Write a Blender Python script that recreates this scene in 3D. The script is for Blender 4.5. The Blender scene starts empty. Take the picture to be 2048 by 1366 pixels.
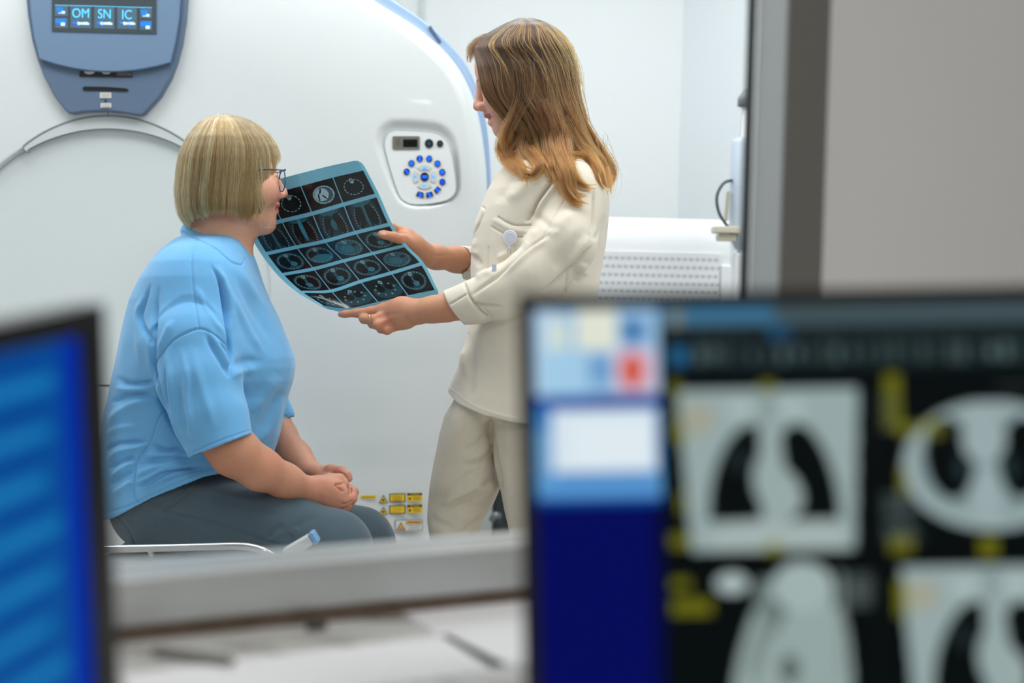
import bpy, math
import numpy as np
from mathutils import Matrix, Vector
rng = np.random.default_rng(7)
sc = bpy.context.scene
COL = sc.collection
# ------------------------------------------------------------------ camera
FPX = 2048 * 50.0 / 36.0
PITCH, ROLL, CAMH = math.radians(3.0), math.radians(1.3), 1.10
r0 = np.array([1.0, 0, 0]); u0 = np.array([0, math.sin(PITCH), math.cos(PITCH)])
FW = np.array([0, math.cos(PITCH), -math.sin(PITCH)])
RT = math.cos(ROLL) * r0 + math.sin(ROLL) * u0
UP = -math.sin(ROLL) * r0 + math.cos(ROLL) * u0
CO = np.array([0, 0, CAMH])
M3 = np.stack([RT, UP, FW], 1)          # camera frame (right, up, depth) -> world
D0 = 3.05                               # distance of the two people
S = D0 / FPX                            # metres per photo pixel at that distance

def cf(px, py, d):                      # camera-frame point
    return np.array([(px - 1024) / FPX * d, -(py - 683) / FPX * d, d])
def W(c):                               # camera frame -> world
    c = np.asarray(c, float)
    return c @ M3.T + CO
def P(px, py, d): return W(cf(px, py, d))
def Q(px, py, q=0.0):                   # person-space point, q = depth offset in photo pixels
    return cf(px, py, D0 + q * S)
def proj(wpts):                         # world -> pixel
    c = (np.asarray(wpts) - CO) @ M3
    return 1024 + FPX * c[:, 0] / c[:, 2], 683 - FPX * c[:, 1] / c[:, 2], c[:, 2]

cam = bpy.data.cameras.new('camera'); camo = bpy.data.objects.new('camera', cam); COL.objects.link(camo)
cam.lens = 50; cam.sensor_width = 36
mw = Matrix(((RT[0], UP[0], -FW[0], 0), (RT[1], UP[1], -FW[1], 0), (RT[2], UP[2], -FW[2], CAMH), (0, 0, 0, 1)))
camo.matrix_world = mw
cam.dof.use_dof = True; cam.dof.focus_distance = 3.02; cam.dof.aperture_fstop = 2.25
cam.clip_start = 0.05
sc.camera = camo

# ------------------------------------------------------------------ object helpers
def tag(o, label=None, cat=None, group=None, kind=None):
    if label: o['label'] = label
    if cat: o['category'] = cat
    if group: o['group'] = group
    if kind: o['kind'] = kind
    return o
def empty(name, loc, label=None, cat=None, group=None):
    o = bpy.data.objects.new(name, None); o.empty_display_size = 0.05
    COL.objects.link(o); o.location = Vector([float(v) for v in loc])
    return tag(o, label, cat, group)
def link(name, me, mats=None, parent=None, smooth=False):
    o = bpy.data.objects.new(name, me); COL.objects.link(o)
    if mats is not None:
        for m in (mats if isinstance(mats, (list, tuple)) else [mats]): me.materials.append(m)
    if smooth: me.shade_smooth()
    if parent is not None:
        o.parent = parent
        p = parent; off = Vector((0, 0, 0))
        while p is not None:
            off += Vector(p.location); p = p.parent
        o.location = -off
    return o
def mesh_np(name, V, F, mats=None, parent=None, smooth=True, matidx=None):
    V = np.asarray(V, np.float32); me = bpy.data.meshes.new(name)
    if isinstance(F, np.ndarray):
        n, k = F.shape
        me.vertices.add(len(V)); me.vertices.foreach_set('co', V.ravel())
        me.loops.add(n * k); me.loops.foreach_set('vertex_index', F.ravel().astype(np.int32))
        me.polygons.add(n)
        me.polygons.foreach_set('loop_start', np.arange(0, n * k, k, dtype=np.int32))
        me.polygons.foreach_set('loop_total', np.full(n, k, np.int32))
        me.update(calc_edges=True)
    else:
        me.from_pydata([tuple(v) for v in V.tolist()], [], F)
    if matidx is not None: me.polygons.foreach_set('material_index', np.asarray(matidx, np.int32))
    me.validate()
    return link(name, me, mats, parent, smooth)
def set_col(o, cols, name='Col'):
    me = o.data
    a = me.color_attributes.new(name, 'FLOAT_COLOR', 'POINT')
    c = np.ones((len(me.vertices), 4), np.float32); c[:, :cols.shape[1]] = cols
    a.data.foreach_set('color', c.ravel())
def bevel(o, w, seg=3, angle=0.6):
    m = o.modifiers.new('bevel', 'BEVEL'); m.width = w; m.segments = seg; m.limit_method = 'ANGLE'; m.angle_limit = angle
    o.data.shade_smooth() if False else None
    for p in o.data.polygons: p.use_smooth = True
    n = o.modifiers.new('wn', 'WEIGHTED_NORMAL'); n.keep_sharp = False
    return o

class MB:
    """collects shapes into one mesh"""
    def __init__(s): s.v = []; s.f = []; s.m = []
    def add(s, V, F, m=0):
        b = len(s.v); s.v += [tuple(map(float, p)) for p in V]; s.f += [tuple(b + i for i in f) for f in F]; s.m += [m] * len(F)
    def box(s, c, size, ax=None, m=0):
        ax = np.eye(3) if ax is None else np.asarray(ax)   # rows = axes
        h = np.array(size) / 2.0; V = []
        for x in (-1, 1):
            for y in (-1, 1):
                for z in (-1, 1): V.append(np.asarray(c) + ax[0] * x * h[0] + ax[1] * y * h[1] + ax[2] * z * h[2])
        F = [(0, 1, 3, 2), (4, 6, 7, 5), (0, 4, 5, 1), (2, 3, 7, 6), (0, 2, 6, 4), (1, 5, 7, 3)]
        if np.dot(np.cross(ax[0], ax[1]), ax[2]) < 0: F = [f[::-1] for f in F]
        s.add(V, F, m)
    def bb(s, a, b, m=0):
        a = np.array(a, float); b = np.array(b, float); s.box((a + b) / 2, np.abs(b - a), m=m)
    def tube(s, pts, rad, n=12, m=0, cap=True, closed=False):
        pts = np.asarray(pts, float); N = len(pts); rad = np.broadcast_to(rad, (N,))
        T = np.roll(pts, -1, 0) - np.roll(pts, 1, 0)
        if not closed: T[0] = pts[1] - pts[0]; T[-1] = pts[-1] - pts[-2]
        T /= np.linalg.norm(T, axis=1)[:, None] + 1e-12
        up = np.array([0, 0, 1.0]);
        if abs(T[0] @ up) > .9: up = np.array([1.0, 0, 0])
        nrm = np.cross(T[0], up); nrm /= np.linalg.norm(nrm); V = []
        for i in range(N):
            nrm = nrm - T[i] * (nrm @ T[i]); nrm /= np.linalg.norm(nrm); b = np.cross(T[i], nrm)
            for k in range(n):
                a = 2 * math.pi * k / n; V.append(pts[i] + rad[i] * (math.cos(a) * nrm + math.sin(a) * b))
        F = []
        for i in range(N if closed else N - 1):
            j = (i + 1) % N
            for k in range(n): F.append((i * n + k, i * n + (k + 1) % n, j * n + (k + 1) % n, j * n + k))
        if cap and not closed:
            F.append(tuple(range(n))[::-1]); F.append(tuple((N - 1) * n + k for k in range(n)))
        s.add(V, [f[::-1] for f in F], m)
    def cyl(s, a, b, r, n=24, m=0): s.tube([a, b], [r, r], n, m)
    def prism(s, poly, ext, m=0):
        """poly: list of 3-d points, extruded by vector ext"""
        poly = np.asarray(poly, float); n = len(poly); V = np.concatenate([poly, poly + np.asarray(ext)])
        nr = np.zeros(3)
        for i in range(n): nr += np.cross(poly[i], poly[(i + 1) % n])
        F = [tuple(range(n)), tuple(range(2 * n - 1, n - 1, -1))] + [(i, i + n, (i + 1) % n + n, (i + 1) % n) for i in range(n)]
        if nr @ np.asarray(ext) > 0: F = [f[::-1] for f in F]
        s.add(V, F, m)
    def ball(s, c, r, m=0, nu=16, nv=10):
        r = np.broadcast_to(np.asarray(r, float), (3,)); V = []; F = []
        for i in range(nv + 1):
            t = math.pi * i / nv
            for k in range(nu):
                a = 2 * math.pi * k / nu
                V.append(np.asarray(c) + r * np.array([math.sin(t) * math.cos(a), math.sin(t) * math.sin(a), math.cos(t)]))
        for i in range(nv):
            for k in range(nu): F.append((i * nu + k, (i + 1) * nu + k, (i + 1) * nu + (k + 1) % nu, i * nu + (k + 1) % nu))
        s.add(V, F, m)
    def build(s, name, mats, parent=None, smooth=False, xf=None):
        V = np.array(s.v)
        if xf is not None: V = xf(V)
        me = bpy.data.meshes.new(name); me.from_pydata([tuple(v) for v in V.tolist()], [], s.f)
        me.polygons.foreach_set('material_index', s.m); me.update()
        return link(name, me, mats, parent, smooth)

# ------------------------------------------------------------------ materials
def lin(c):
    c = np.array(c, float) / 255.0
    return tuple(np.where(c <= .04045, c / 12.92, ((c + .055) / 1.055) ** 2.4))
def mat(name, rgb, rough=.5, metal=0, spec=.5, noise=0, nscale=20, bump=0, bscale=200, emit=None, estr=1, sss=0, coat=0, sheen=0, colattr=None, alpha=1, lin_rgb=None):
    m = bpy.data.materials.new(name); m.use_nodes = True; nt = m.node_tree; b = nt.nodes['Principled BSDF']
    c = lin_rgb if lin_rgb is not None else lin(rgb)
    b.inputs['Base Color'].default_value = (*c, 1); b.inputs['Roughness'].default_value = rough; b.inputs['Metallic'].default_value = metal
    b.inputs['Specular IOR Level'].default_value = spec; b.inputs['Coat Weight'].default_value = coat
    b.inputs['Sheen Weight'].default_value = sheen
    tc = nt.nodes.new('ShaderNodeTexCoord'); src = None
    if colattr:
        a = nt.nodes.new('ShaderNodeVertexColor'); a.layer_name = colattr; src = a.outputs['Color']
        nt.links.new(src, b.inputs['Base Color'])
    if noise:
        n = nt.nodes.new('ShaderNodeTexNoise'); n.inputs['Scale'].default_value = nscale; n.inputs['Detail'].default_value = 4
        nt.links.new(tc.outputs['Object'], n.inputs['Vector'])
        mr = nt.nodes.new('ShaderNodeMapRange'); mr.inputs['To Min'].default_value = 1 - noise; mr.inputs['To Max'].default_value = 1 + noise
        mr.inputs['From Min'].default_value = .25; mr.inputs['From Max'].default_value = .75
        nt.links.new(n.outputs['Fac'], mr.inputs['Value'])
        mx = nt.nodes.new('ShaderNodeVectorMath'); mx.operation = 'MULTIPLY'
        if src is not None: nt.links.new(src, mx.inputs[0])
        else: mx.inputs[0].default_value = c
        nt.links.new(mr.outputs['Result'], mx.inputs[1]); nt.links.new(mx.outputs[0], b.inputs['Base Color'])
    if bump:
        n = nt.nodes.new('ShaderNodeTexNoise'); n.inputs['Scale'].default_value = bscale; n.inputs['Detail'].default_value = 3
        nt.links.new(tc.outputs['Object'], n.inputs['Vector'])
        bp = nt.nodes.new('ShaderNodeBump'); bp.inputs['Strength'].default_value = bump; bp.inputs['Distance'].default_value = .002
        nt.links.new(n.outputs['Fac'], bp.inputs['Height']); nt.links.new(bp.outputs[0], b.inputs['Normal'])
    if emit is not None:
        if emit == 'attr':
            nt.links.new(src, b.inputs['Emission Color'])
        else: b.inputs['Emission Color'].default_value = (*lin(emit), 1)
        b.inputs['Emission Strength'].default_value = estr
    if sss:
        b.inputs['Subsurface Weight'].default_value = sss; b.inputs['Subsurface Radius'].default_value = (.012, .005, .003); b.inputs['Subsurface Scale'].default_value = 1
    return m

# ------------------------------------------------------------------ implicit surfaces (bodies, clothes)
class Field:
    """signed distance field on a grid in the camera frame (metres)"""
    def __init__(s, lo, hi, h):
        s.h = h; s.lo = np.array(lo, np.float32); s.n = np.ceil((np.array(hi) - np.array(lo)) / h).astype(int) + 1
        s.F = np.full(s.n, .06, np.float32)
    def sub(s, lo, hi):
        a = np.clip(np.floor((np.array(lo) - s.lo) / s.h).astype(int), 0, s.n); b = np.clip(np.ceil((np.array(hi) - s.lo) / s.h).astype(int) + 1, 0, s.n)
        if np.any(b <= a): return None, None
        sl = tuple(slice(a[i], b[i]) for i in range(3))
        ax = [(s.lo[i] + s.h * np.arange(a[i], b[i])).astype(np.float32) for i in range(3)]
        return sl, np.meshgrid(*ax, indexing='ij', sparse=True)
    def put(s, fn, lo, hi, k=.01, mode='add', pad=None):
        pad = (k + 3 * s.h) if pad is None else pad
        sl, g = s.sub(np.array(lo) - pad, np.array(hi) + pad)
        if sl is None: return
        d = fn(*g).astype(np.float32); A = s.F[sl]
        if mode == 'add':
            hh = np.maximum(k - np.abs(A - d), 0) / k; s.F[sl] = np.minimum(A, d) - hh * hh * k * .25
        elif mode == 'cut':
            d = -d; hh = np.maximum(k - np.abs(A - d), 0) / k; s.F[sl] = np.maximum(A, d) + hh * hh * k * .25
        elif mode == 'and':
            s.F[sl] = np.maximum(A, d)
    def cone(s, a, b, ra, rb, k=.01, mode='add', sq=None):
        """round cone, optionally squashed: sq=(axis, factor) scales the radius along axis"""
        a = np.asarray(a, float); b = np.asarray(b, float); R = max(ra, rb)
        if sq is not None:
            ax = np.asarray(sq[0], float); ax = ax / np.linalg.norm(ax); f = sq[1]
            Mq = np.eye(3) + (1 / f - 1) * np.outer(ax, ax)
            R = R * max(1, f)
        else: Mq = None
        lo = np.minimum(a, b) - R; hi = np.maximum(a, b) + R
        def fn(x, y, z):
            X = x - a[0]; Y = y - a[1]; Z = z - a[2]; v = b - a
            if Mq is not None:
                X, Y, Z = (Mq[0, 0] * X + Mq[0, 1] * Y + Mq[0, 2] * Z, Mq[1, 0] * X + Mq[1, 1] * Y + Mq[1, 2] * Z, Mq[2, 0] * X + Mq[2, 1] * Y + Mq[2, 2] * Z); v = Mq @ v
            L2 = max(float(v @ v), 1e-12); t = np.clip((X * v[0] + Y * v[1] + Z * v[2]) / L2, 0, 1)
            d = np.sqrt((X - t * v[0]) ** 2 + (Y - t * v[1]) ** 2 + (Z - t * v[2]) ** 2) - (ra + t * (rb - ra))
            return d * (min(1, sq[1]) if sq is not None else 1)
        s.put(fn, lo, hi, k, mode)
    def chain(s, pts, rad, k=.01, mode='add', sq=None):
        for i in range(len(pts) - 1): s.cone(pts[i], pts[i + 1], rad[i], rad[i + 1], k, mode, sq)
    def ell(s, c, r, k=.01, mode='add', R=None):
        """ellipsoid, R rows = local axes"""
        c = np.asarray(c, float); r = np.asarray(r, float); R = np.eye(3) if R is None else np.asarray(R); m = r.max()
        def fn(x, y, z):
            X = x - c[0]; Y = y - c[1]; Z = z - c[2]
            q = [(R[i, 0] * X + R[i, 1] * Y + R[i, 2] * Z) / r[i] for i in range(3)]
            k0 = np.sqrt(q[0] ** 2 + q[1] ** 2 + q[2] ** 2); k1 = np.sqrt((q[0] / r[0]) ** 2 + (q[1] / r[1]) ** 2 + (q[2] / r[2]) ** 2)
            return k0 * (k0 - 1) / (k1 + 1e-6)
        s.put(fn, c - m, c + m, k, mode)
    def loft(s, rows, k=.01, mode='add', grow=0.0, p=2.0, cutlo=None, cuthi=None):
        """rows: (py, left, right, q_mid, q_half) photo pixels; ellipse-like sections stacked along the camera's up axis"""
        rows = np.array(rows, float)
        Y = -(rows[:, 0] - 683) * S; o = np.argsort(Y); Y = Y[o]; r = rows[o]
        L = (r[:, 1] - 1024) * S; Rr = (r[:, 2] - 1024) * S; Zc = D0 + r[:, 3] * S; Zh = r[:, 4] * S
        def fn(x, y, z):
            yy = y[0, :, 0]
            l = np.interp(yy, Y, L)[None, :, None]; rr = np.interp(yy, Y, Rr)[None, :, None]; zc = np.interp(yy, Y, Zc)[None, :, None]; zh = np.interp(yy, Y, Zh)[None, :, None] + grow
            xc = (l + rr) / 2; xh = (rr - l) / 2 + grow
            e = ((np.abs(x - xc) / xh) ** p + (np.abs(z - zc) / zh) ** p) ** (1 / p)
            d = (e - 1) * np.minimum(xh, zh)
            top = (yy - (Y[-1] + grow))[None, :, None]; bot = ((Y[0] - grow) - yy)[None, :, None]
            return np.maximum(np.maximum(d, top), bot)
        lo = [L.min() - grow, Y[0] - grow, (Zc - Zh).min() - grow]; hi = [Rr.max() + grow, Y[-1] + grow, (Zc + Zh).max() + grow]
        s.put(fn, lo, hi, k, mode)
    def half(s, pt, nrm, lo, hi):
        """keep the side where (p-pt).nrm < 0"""
        pt = np.asarray(pt, float); nrm = np.asarray(nrm, float); nrm = nrm / np.linalg.norm(nrm)
        s.put(lambda x, y, z: (x - pt[0]) * nrm[0] + (y - pt[1]) * nrm[1] + (z - pt[2]) * nrm[2], lo, hi, .001, 'and', pad=0)
    def mesh(s, smooth=2):
        F = s.F; F[0] = F[-1] = .06; F[:, 0] = F[:, -1] = .06; F[:, :, 0] = F[:, :, -1] = .06
        I = F < 0; n = s.n
        cnt = np.zeros(n - 1, np.uint8)
        for dx in (0, 1):
            for dy in (0, 1):
                for dz in (0, 1): cnt += I[dx:n[0] - 1 + dx, dy:n[1] - 1 + dy, dz:n[2] - 1 + dz]
        act = np.argwhere((cnt > 0) & (cnt < 8)); del cnt
        st = np.array([(n[1] - 1) * (n[2] - 1), n[2] - 1, 1]); key = act @ st
        off = [(a, b, c) for a in (0, 1) for b in (0, 1) for c in (0, 1)]
        val = {o: F[act[:, 0] + o[0], act[:, 1] + o[1], act[:, 2] + o[2]] for o in off}
        acc = np.zeros((len(act), 3)); num = np.zeros(len(act))
        for o in off:
            for ax in range(3):
                if o[ax]: continue
                p = list(o); p[ax] = 1; a = val[o]; b = val[tuple(p)]; mk = (a < 0) != (b < 0)
                t = np.where(mk, a / np.where(mk, a - b, 1), 0)
                pt = np.tile(np.array(o, float), (len(act), 1)); pt[:, ax] = t
                acc += pt * mk[:, None]; num += mk
        V = (act + acc / num[:, None]) * s.h + s.lo
        faces = []
        for ax in range(3):
            u, v = (ax + 1) % 3, (ax + 2) % 3
            sl0 = [slice(None)] * 3; sl1 = [slice(None)] * 3; sl0[ax] = slice(0, -1); sl1[ax] = slice(1, None)
            a = I[tuple(sl0)]; b = I[tuple(sl1)]
            for inside_first in (True, False):
                e = np.argwhere(a & ~b) if inside_first else np.argwhere(~a & b)
                if not len(e): continue
                e = e[(e[:, u] > 0) & (e[:, v] > 0)]
                q = []
                for du, dv in ((-1, -1), (0, -1), (0, 0), (-1, 0)):
                    c = e.copy(); c[:, u] += du; c[:, v] += dv; q.append(np.searchsorted(key, c @ st))
                q = np.stack(q, 1)
                faces.append(q if inside_first else q[:, ::-1])
        Fc = np.concatenate(faces)
        return V, Fc
def lap(V, Fc, it=2, f=.5):
    e = np.concatenate([Fc[:, [0, 1]], Fc[:, [1, 2]], Fc[:, [2, 3]], Fc[:, [3, 0]]]); a = np.concatenate([e[:, 0], e[:, 1]]); b = np.concatenate([e[:, 1], e[:, 0]])
    n = len(V); c = np.bincount(a, minlength=n).astype(float); c[c == 0] = 1
    for _ in range(it):
        m = np.stack([np.bincount(a, V[b, i], n) for i in range(3)], 1) / c[:, None]; V = V + f * (m - V)
    return V
def normals(V, Fc):
    n = np.cross(V[Fc[:, 2]] - V[Fc[:, 0]], V[Fc[:, 3]] - V[Fc[:, 1]]); N = np.zeros_like(V)
    for k in range(4):
        for i in range(3): N[:, i] += np.bincount(Fc[:, k], n[:, i], len(V))
    return N / (np.linalg.norm(N, axis=1)[:, None] + 1e-12)
def pix(V):                             # camera-frame vertices -> pixels
    return np.stack([1024 + FPX * V[:, 0] / V[:, 2], 683 - FPX * V[:, 1] / V[:, 2]], 1)
def spl(pts, n):
    """Catmull-Rom through points, n samples"""
    p = np.asarray(pts, float); p = np.concatenate([[2 * p[0] - p[1]], p, [2 * p[-1] - p[-2]]]); m = len(p) - 3
    t = np.linspace(0, m - 1e-9, n); i = t.astype(int); f = (t - i)[:, None]
    a, b, c, d = p[i], p[i + 1], p[i + 2], p[i + 3]
    return .5 * (2 * b + (c - a) * f + (2 * a - 5 * b + 4 * c - d) * f ** 2 + (3 * b - a - 3 * c + d) * f ** 3)
def dist_poly(pt, line):
    """2-d distance of points to a polyline and the parameter along it"""
    line = np.asarray(line, float); best = np.full(len(pt), 1e9); par = np.zeros(len(pt)); m = len(line) - 1
    for i in range(m):
        a = line[i]; v = line[i + 1] - a; w = pt - a; t = np.clip((w @ v) / max(v @ v, 1e-9), 0, 1)
        d = np.linalg.norm(w - t[:, None] * v, axis=1); k = d < best; best[k] = d[k]; par[k] = ((i + t) / m)[k]
    return best, par
FOLD_GAIN = 1.0
def folds(V, Fc, strokes, facing=.0):
    """cloth folds and seams: strokes (points, width px, height px[, taper]) pressed into the surface"""
    N = normals(V, Fc); px = pix(V); FG = FOLD_GAIN; vd = V / np.linalg.norm(V, axis=1)[:, None]; fac = np.clip(-(N * vd).sum(1) * 4, 0, 1)
    D = np.zeros(len(V))
    for st in strokes:
        pts, w, amp = st[:3]; tap = st[3] if len(st) > 3 else 1
        ln = spl(pts, max(8, 6 * len(pts))); lo = ln.min(0) - 3 * w; hi = ln.max(0) + 3 * w
        k = np.where((px[:, 0] > lo[0]) & (px[:, 0] < hi[0]) & (px[:, 1] > lo[1]) & (px[:, 1] < hi[1]) & (fac > 0))[0]
        if not len(k): continue
        d, t = dist_poly(px[k], ln)
        e = np.clip(np.minimum(t, 1 - t) * 4, 0, 1) if tap else 1
        D[k] += FG * amp * S * np.exp(-(d / w) ** 2) * e
    return V + N * (D * fac)[:, None]
def vnoise(Pt, scale, seed=0):
    """smooth value noise at points (n,3)"""
    r = np.random.default_rng(seed); T = r.random((32, 32, 32)); q = Pt / scale; i = np.floor(q).astype(int); f = q - i; f = f * f * (3 - 2 * f); i &= 31; j = (i + 1) & 31
    def g(a, b, c): return T[a, b, c]
    x0 = g(i[:, 0], i[:, 1], i[:, 2]) * (1 - f[:, 0]) + g(j[:, 0], i[:, 1], i[:, 2]) * f[:, 0]; x1 = g(i[:, 0], j[:, 1], i[:, 2]) * (1 - f[:, 0]) + g(j[:, 0], j[:, 1], i[:, 2]) * f[:, 0]
    x2 = g(i[:, 0], i[:, 1], j[:, 2]) * (1 - f[:, 0]) + g(j[:, 0], i[:, 1], j[:, 2]) * f[:, 0]; x3 = g(i[:, 0], j[:, 1], j[:, 2]) * (1 - f[:, 0]) + g(j[:, 0], j[:, 1], j[:, 2]) * f[:, 0]
    return ((x0 * (1 - f[:, 1]) + x1 * f[:, 1]) * (1 - f[:, 2]) + (x2 * (1 - f[:, 1]) + x3 * f[:, 1]) * f[:, 2]) - .5
# ------------------------------------------------------------------ room shell
ZS = CAMH - 0.325                        # underside of the window frame
def ray_z(px, py, z):
    d = P(px, py, 1.0) - CO; return CO + d * ((z - CAMH) / d[2])
A0 = ray_z(241, 1252, ZS); B0 = ray_z(1028, 1176, ZS)
TV = (B0 - A0); TV[2] = 0; TV /= np.linalg.norm(TV); NV = np.array([-TV[1], TV[0], 0.0]); ZV = np.array([0, 0, 1.0])
AXW = np.stack([TV, NV, ZV])
def WP(t, z, off=0.0): return np.array([A0[0], A0[1], 0]) + t * TV + off * NV + np.array([0, 0, z])
def wall_t(px, py=600):                  # position along the window wall seen at a pixel column
    d = P(px, py, 1.0) - CO; a = A0 - CO; a[2] = 0
    k = (a @ NV) / (d @ NV); return (d * k + CO - A0) @ TV
T0 = -0.75; T1 = wall_t(1636, 300); T1I = wall_t(1562, 300); FH = 0.043; FD = 0.075; ZT = 2.15
m_wall = mat('pale painted wall', (232, 235, 237), .75, bump=.05, bscale=60)
m_wall2 = mat('pale blue grey painted wall', (228, 234, 238), .7, bump=.05, bscale=60)
m_gwall = mat('light grey laminate wall', (222, 224, 224), .6, bump=.04, bscale=90, noise=.02, nscale=3)
m_floor = mat('beige vinyl floor', (176, 172, 165), .45, noise=.05, nscale=8)
m_ceil = mat('white ceiling', (240, 240, 240), .9)
m_frame = mat('grey anodised frame', (190, 194, 195), .32, .45, bump=.05, bscale=300)
m_dark = mat('near black plastic', (12, 12, 13), .4)
m_joint = mat('brown sealing joint', (92, 78, 66), .8, noise=.3, nscale=40)
def wbox(name, t0, t1, z0, z1, o0, o1, m, parent=None, kind='structure'):
    b = MB(); c = (WP(t0, z0, o0) + WP(t1, z1, o1)) / 2; b.box(c, (abs(t1 - t0), abs(o1 - o0), abs(z1 - z0)), AXW)
    o = b.build(name, m, parent)
    if kind and parent is None: o['kind'] = kind
    return o
TL, TR_ = -1.9, 3.6
# window wall: sill part, part right of the opening, part left, part above
wm = MB()
def wseg(t0, t1, z0, z1): wm.box((WP(t0, z0, .012) + WP(t1, z1, .092)) / 2, (t1 - t0, .08, z1 - z0), AXW)
wseg(TL, TR_, 0, ZS - .014); wseg(T1, TR_, ZS - .014, 2.7); wseg(TL, T0 - FH, ZS - .014, 2.7); wseg(T0 - FH, T1, ZT + FH, 2.7)
w = wm.build('wall_front', m_gwall); w['kind'] = 'structure'
# window: frame and glass
win = empty('window_1', WP((T0 + T1) / 2, ZS, 0)); win['kind'] = 'structure'
fb = MB()
JD = FD - .015
for (t0, t1, z0, z1, dd_) in ((T0 - FH, T1, ZS, ZS + FH, FD), (T1I, T1, ZS + FH, ZT, JD), (T0 - FH, T0, ZS + FH, ZT, JD), (T0 - FH, T1, ZT, ZT + FH, JD)):
    fb.box((WP(t0, z0, -.006) + WP(t1, z1, dd_)) / 2, (t1 - t0, dd_ + .006, z1 - z0), AXW)
fo = fb.build('window_frame', m_frame, win); bevel(fo, .003)
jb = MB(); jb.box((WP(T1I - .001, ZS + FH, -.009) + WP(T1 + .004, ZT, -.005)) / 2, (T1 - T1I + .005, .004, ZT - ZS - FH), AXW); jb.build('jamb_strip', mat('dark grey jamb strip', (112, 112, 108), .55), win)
gk = MB()
for (t0, t1, z0, z1) in ((T1I - .006, T1I, ZS + FH + .006, ZT),):
    gk.box((WP(t0, z0, JD - .005) + WP(t1, z1, JD + .001)) / 2, (t1 - t0, .006, z1 - z0), AXW)
gk.build('gasket', mat('dark rubber gasket', (60, 66, 64), .6), win)
mg = bpy.data.materials.new('window glass'); mg.use_nodes = True; nt = mg.node_tree; nt.nodes.clear()
o_ = nt.nodes.new('ShaderNodeOutputMaterial'); mx = nt.nodes.new('ShaderNodeMixShader'); tr = nt.nodes.new('ShaderNodeBsdfTransparent'); gl = nt.nodes.new('ShaderNodeBsdfGlossy'); fr = nt.nodes.new('ShaderNodeFresnel')
tr.inputs[0].default_value = (.985, .995, .99, 1); gl.inputs['Roughness'].default_value = .01; fr.inputs[0].default_value = 1.3
nt.links.new(fr.outputs[0], mx.inputs[0]); nt.links.new(tr.outputs[0], mx.inputs[1]); nt.links.new(gl.outputs[0], mx.inputs[2]); nt.links.new(mx.outputs[0], o_.inputs[0])
gb = MB(); gb.box((WP(T0, ZS + FH, JD - .014) + WP(T1I - .001, ZT, JD - .008)) / 2, (T1I - T0 - .002, .006, ZT - ZS - FH), AXW)
gb.build('window_glass', mg, win)
# brown joint between frame and worktop
wbox('trim_1', T0 - FH, TR_ - .3, ZS - .014, ZS, -.004, .03, m_joint)
# scan room
bk = MB(); bk.bb((-3.2, 5.4, 0), (.615 + .0, 5.5, 2.7)); o = bk.build('wall_back', m_wall); o['kind'] = 'structure'
cE = WP(TR_, 0, .1)
rw = MB(); a = np.array([.615, 5.4, 0]); b_ = np.array([cE[0], cE[1], 0]); v = b_ - a; L = np.linalg.norm(v); v /= L; n_ = np.array([-v[1], v[0], 0])
if n_[1] < 0: n_ = -n_
rw.box(a + v * L / 2 + n_ * .05 + ZV * 1.35, (L, .1, 2.7), np.stack([v, n_, ZV])); o = rw.build('wall_right', m_wall2); o['kind'] = 'structure'
cL = WP(TL, 0, .1)
lw = MB(); a = np.array([-3.2, 5.4, 0]); b_ = np.array([cL[0] - .0, cL[1], 0]); v = b_ - a; L = np.linalg.norm(v); v /= L; n_ = np.array([-v[1], v[0], 0])
if n_[0] > 0: n_ = -n_
lw.box(a + v * L / 2 + n_ * .05 + ZV * 1.35, (L, .1, 2.7), np.stack([v, n_, ZV])); o = lw.build('wall_left', m_wall); o['kind'] = 'structure'
# slim vertical cover strip on the back wall
tx = P(848, 10, 5.37)[0]
tb = MB(); tb.bb((tx - .012, 5.385, 0), (tx + .006, 5.4, 2.7)); o = tb.build('trim_2', mat('grey cover strip', (205, 214, 214), .6)); o['kind'] = 'structure'
fl = MB(); fl.bb((-4.2, -1.6, -.1), (4.4, 5.6, 0)); o = fl.build('floor', m_floor); o['kind'] = 'structure'
ce = MB(); ce.bb((-4.2, -1.6, 2.7), (4.4, 5.6, 2.8)); o = ce.build('ceiling', m_ceil); o['kind'] = 'structure'
# control room
for nm, a, b in (('wall_rear', (-2.6, -1.6, 0), (4.4, -1.5, 2.7)), ('wall_west', (-2.6, -1.5, 0), (-2.5, 1.2, 2.7)), ('wall_east', (3.5, -1.5, 0), (3.6, 3.4, 2.7))):
    q = MB(); q.bb(a, b); o = q.build(nm, mat('grey painted wall ' + nm, (150, 152, 152), .8)); o['kind'] = 'structure'
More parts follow.
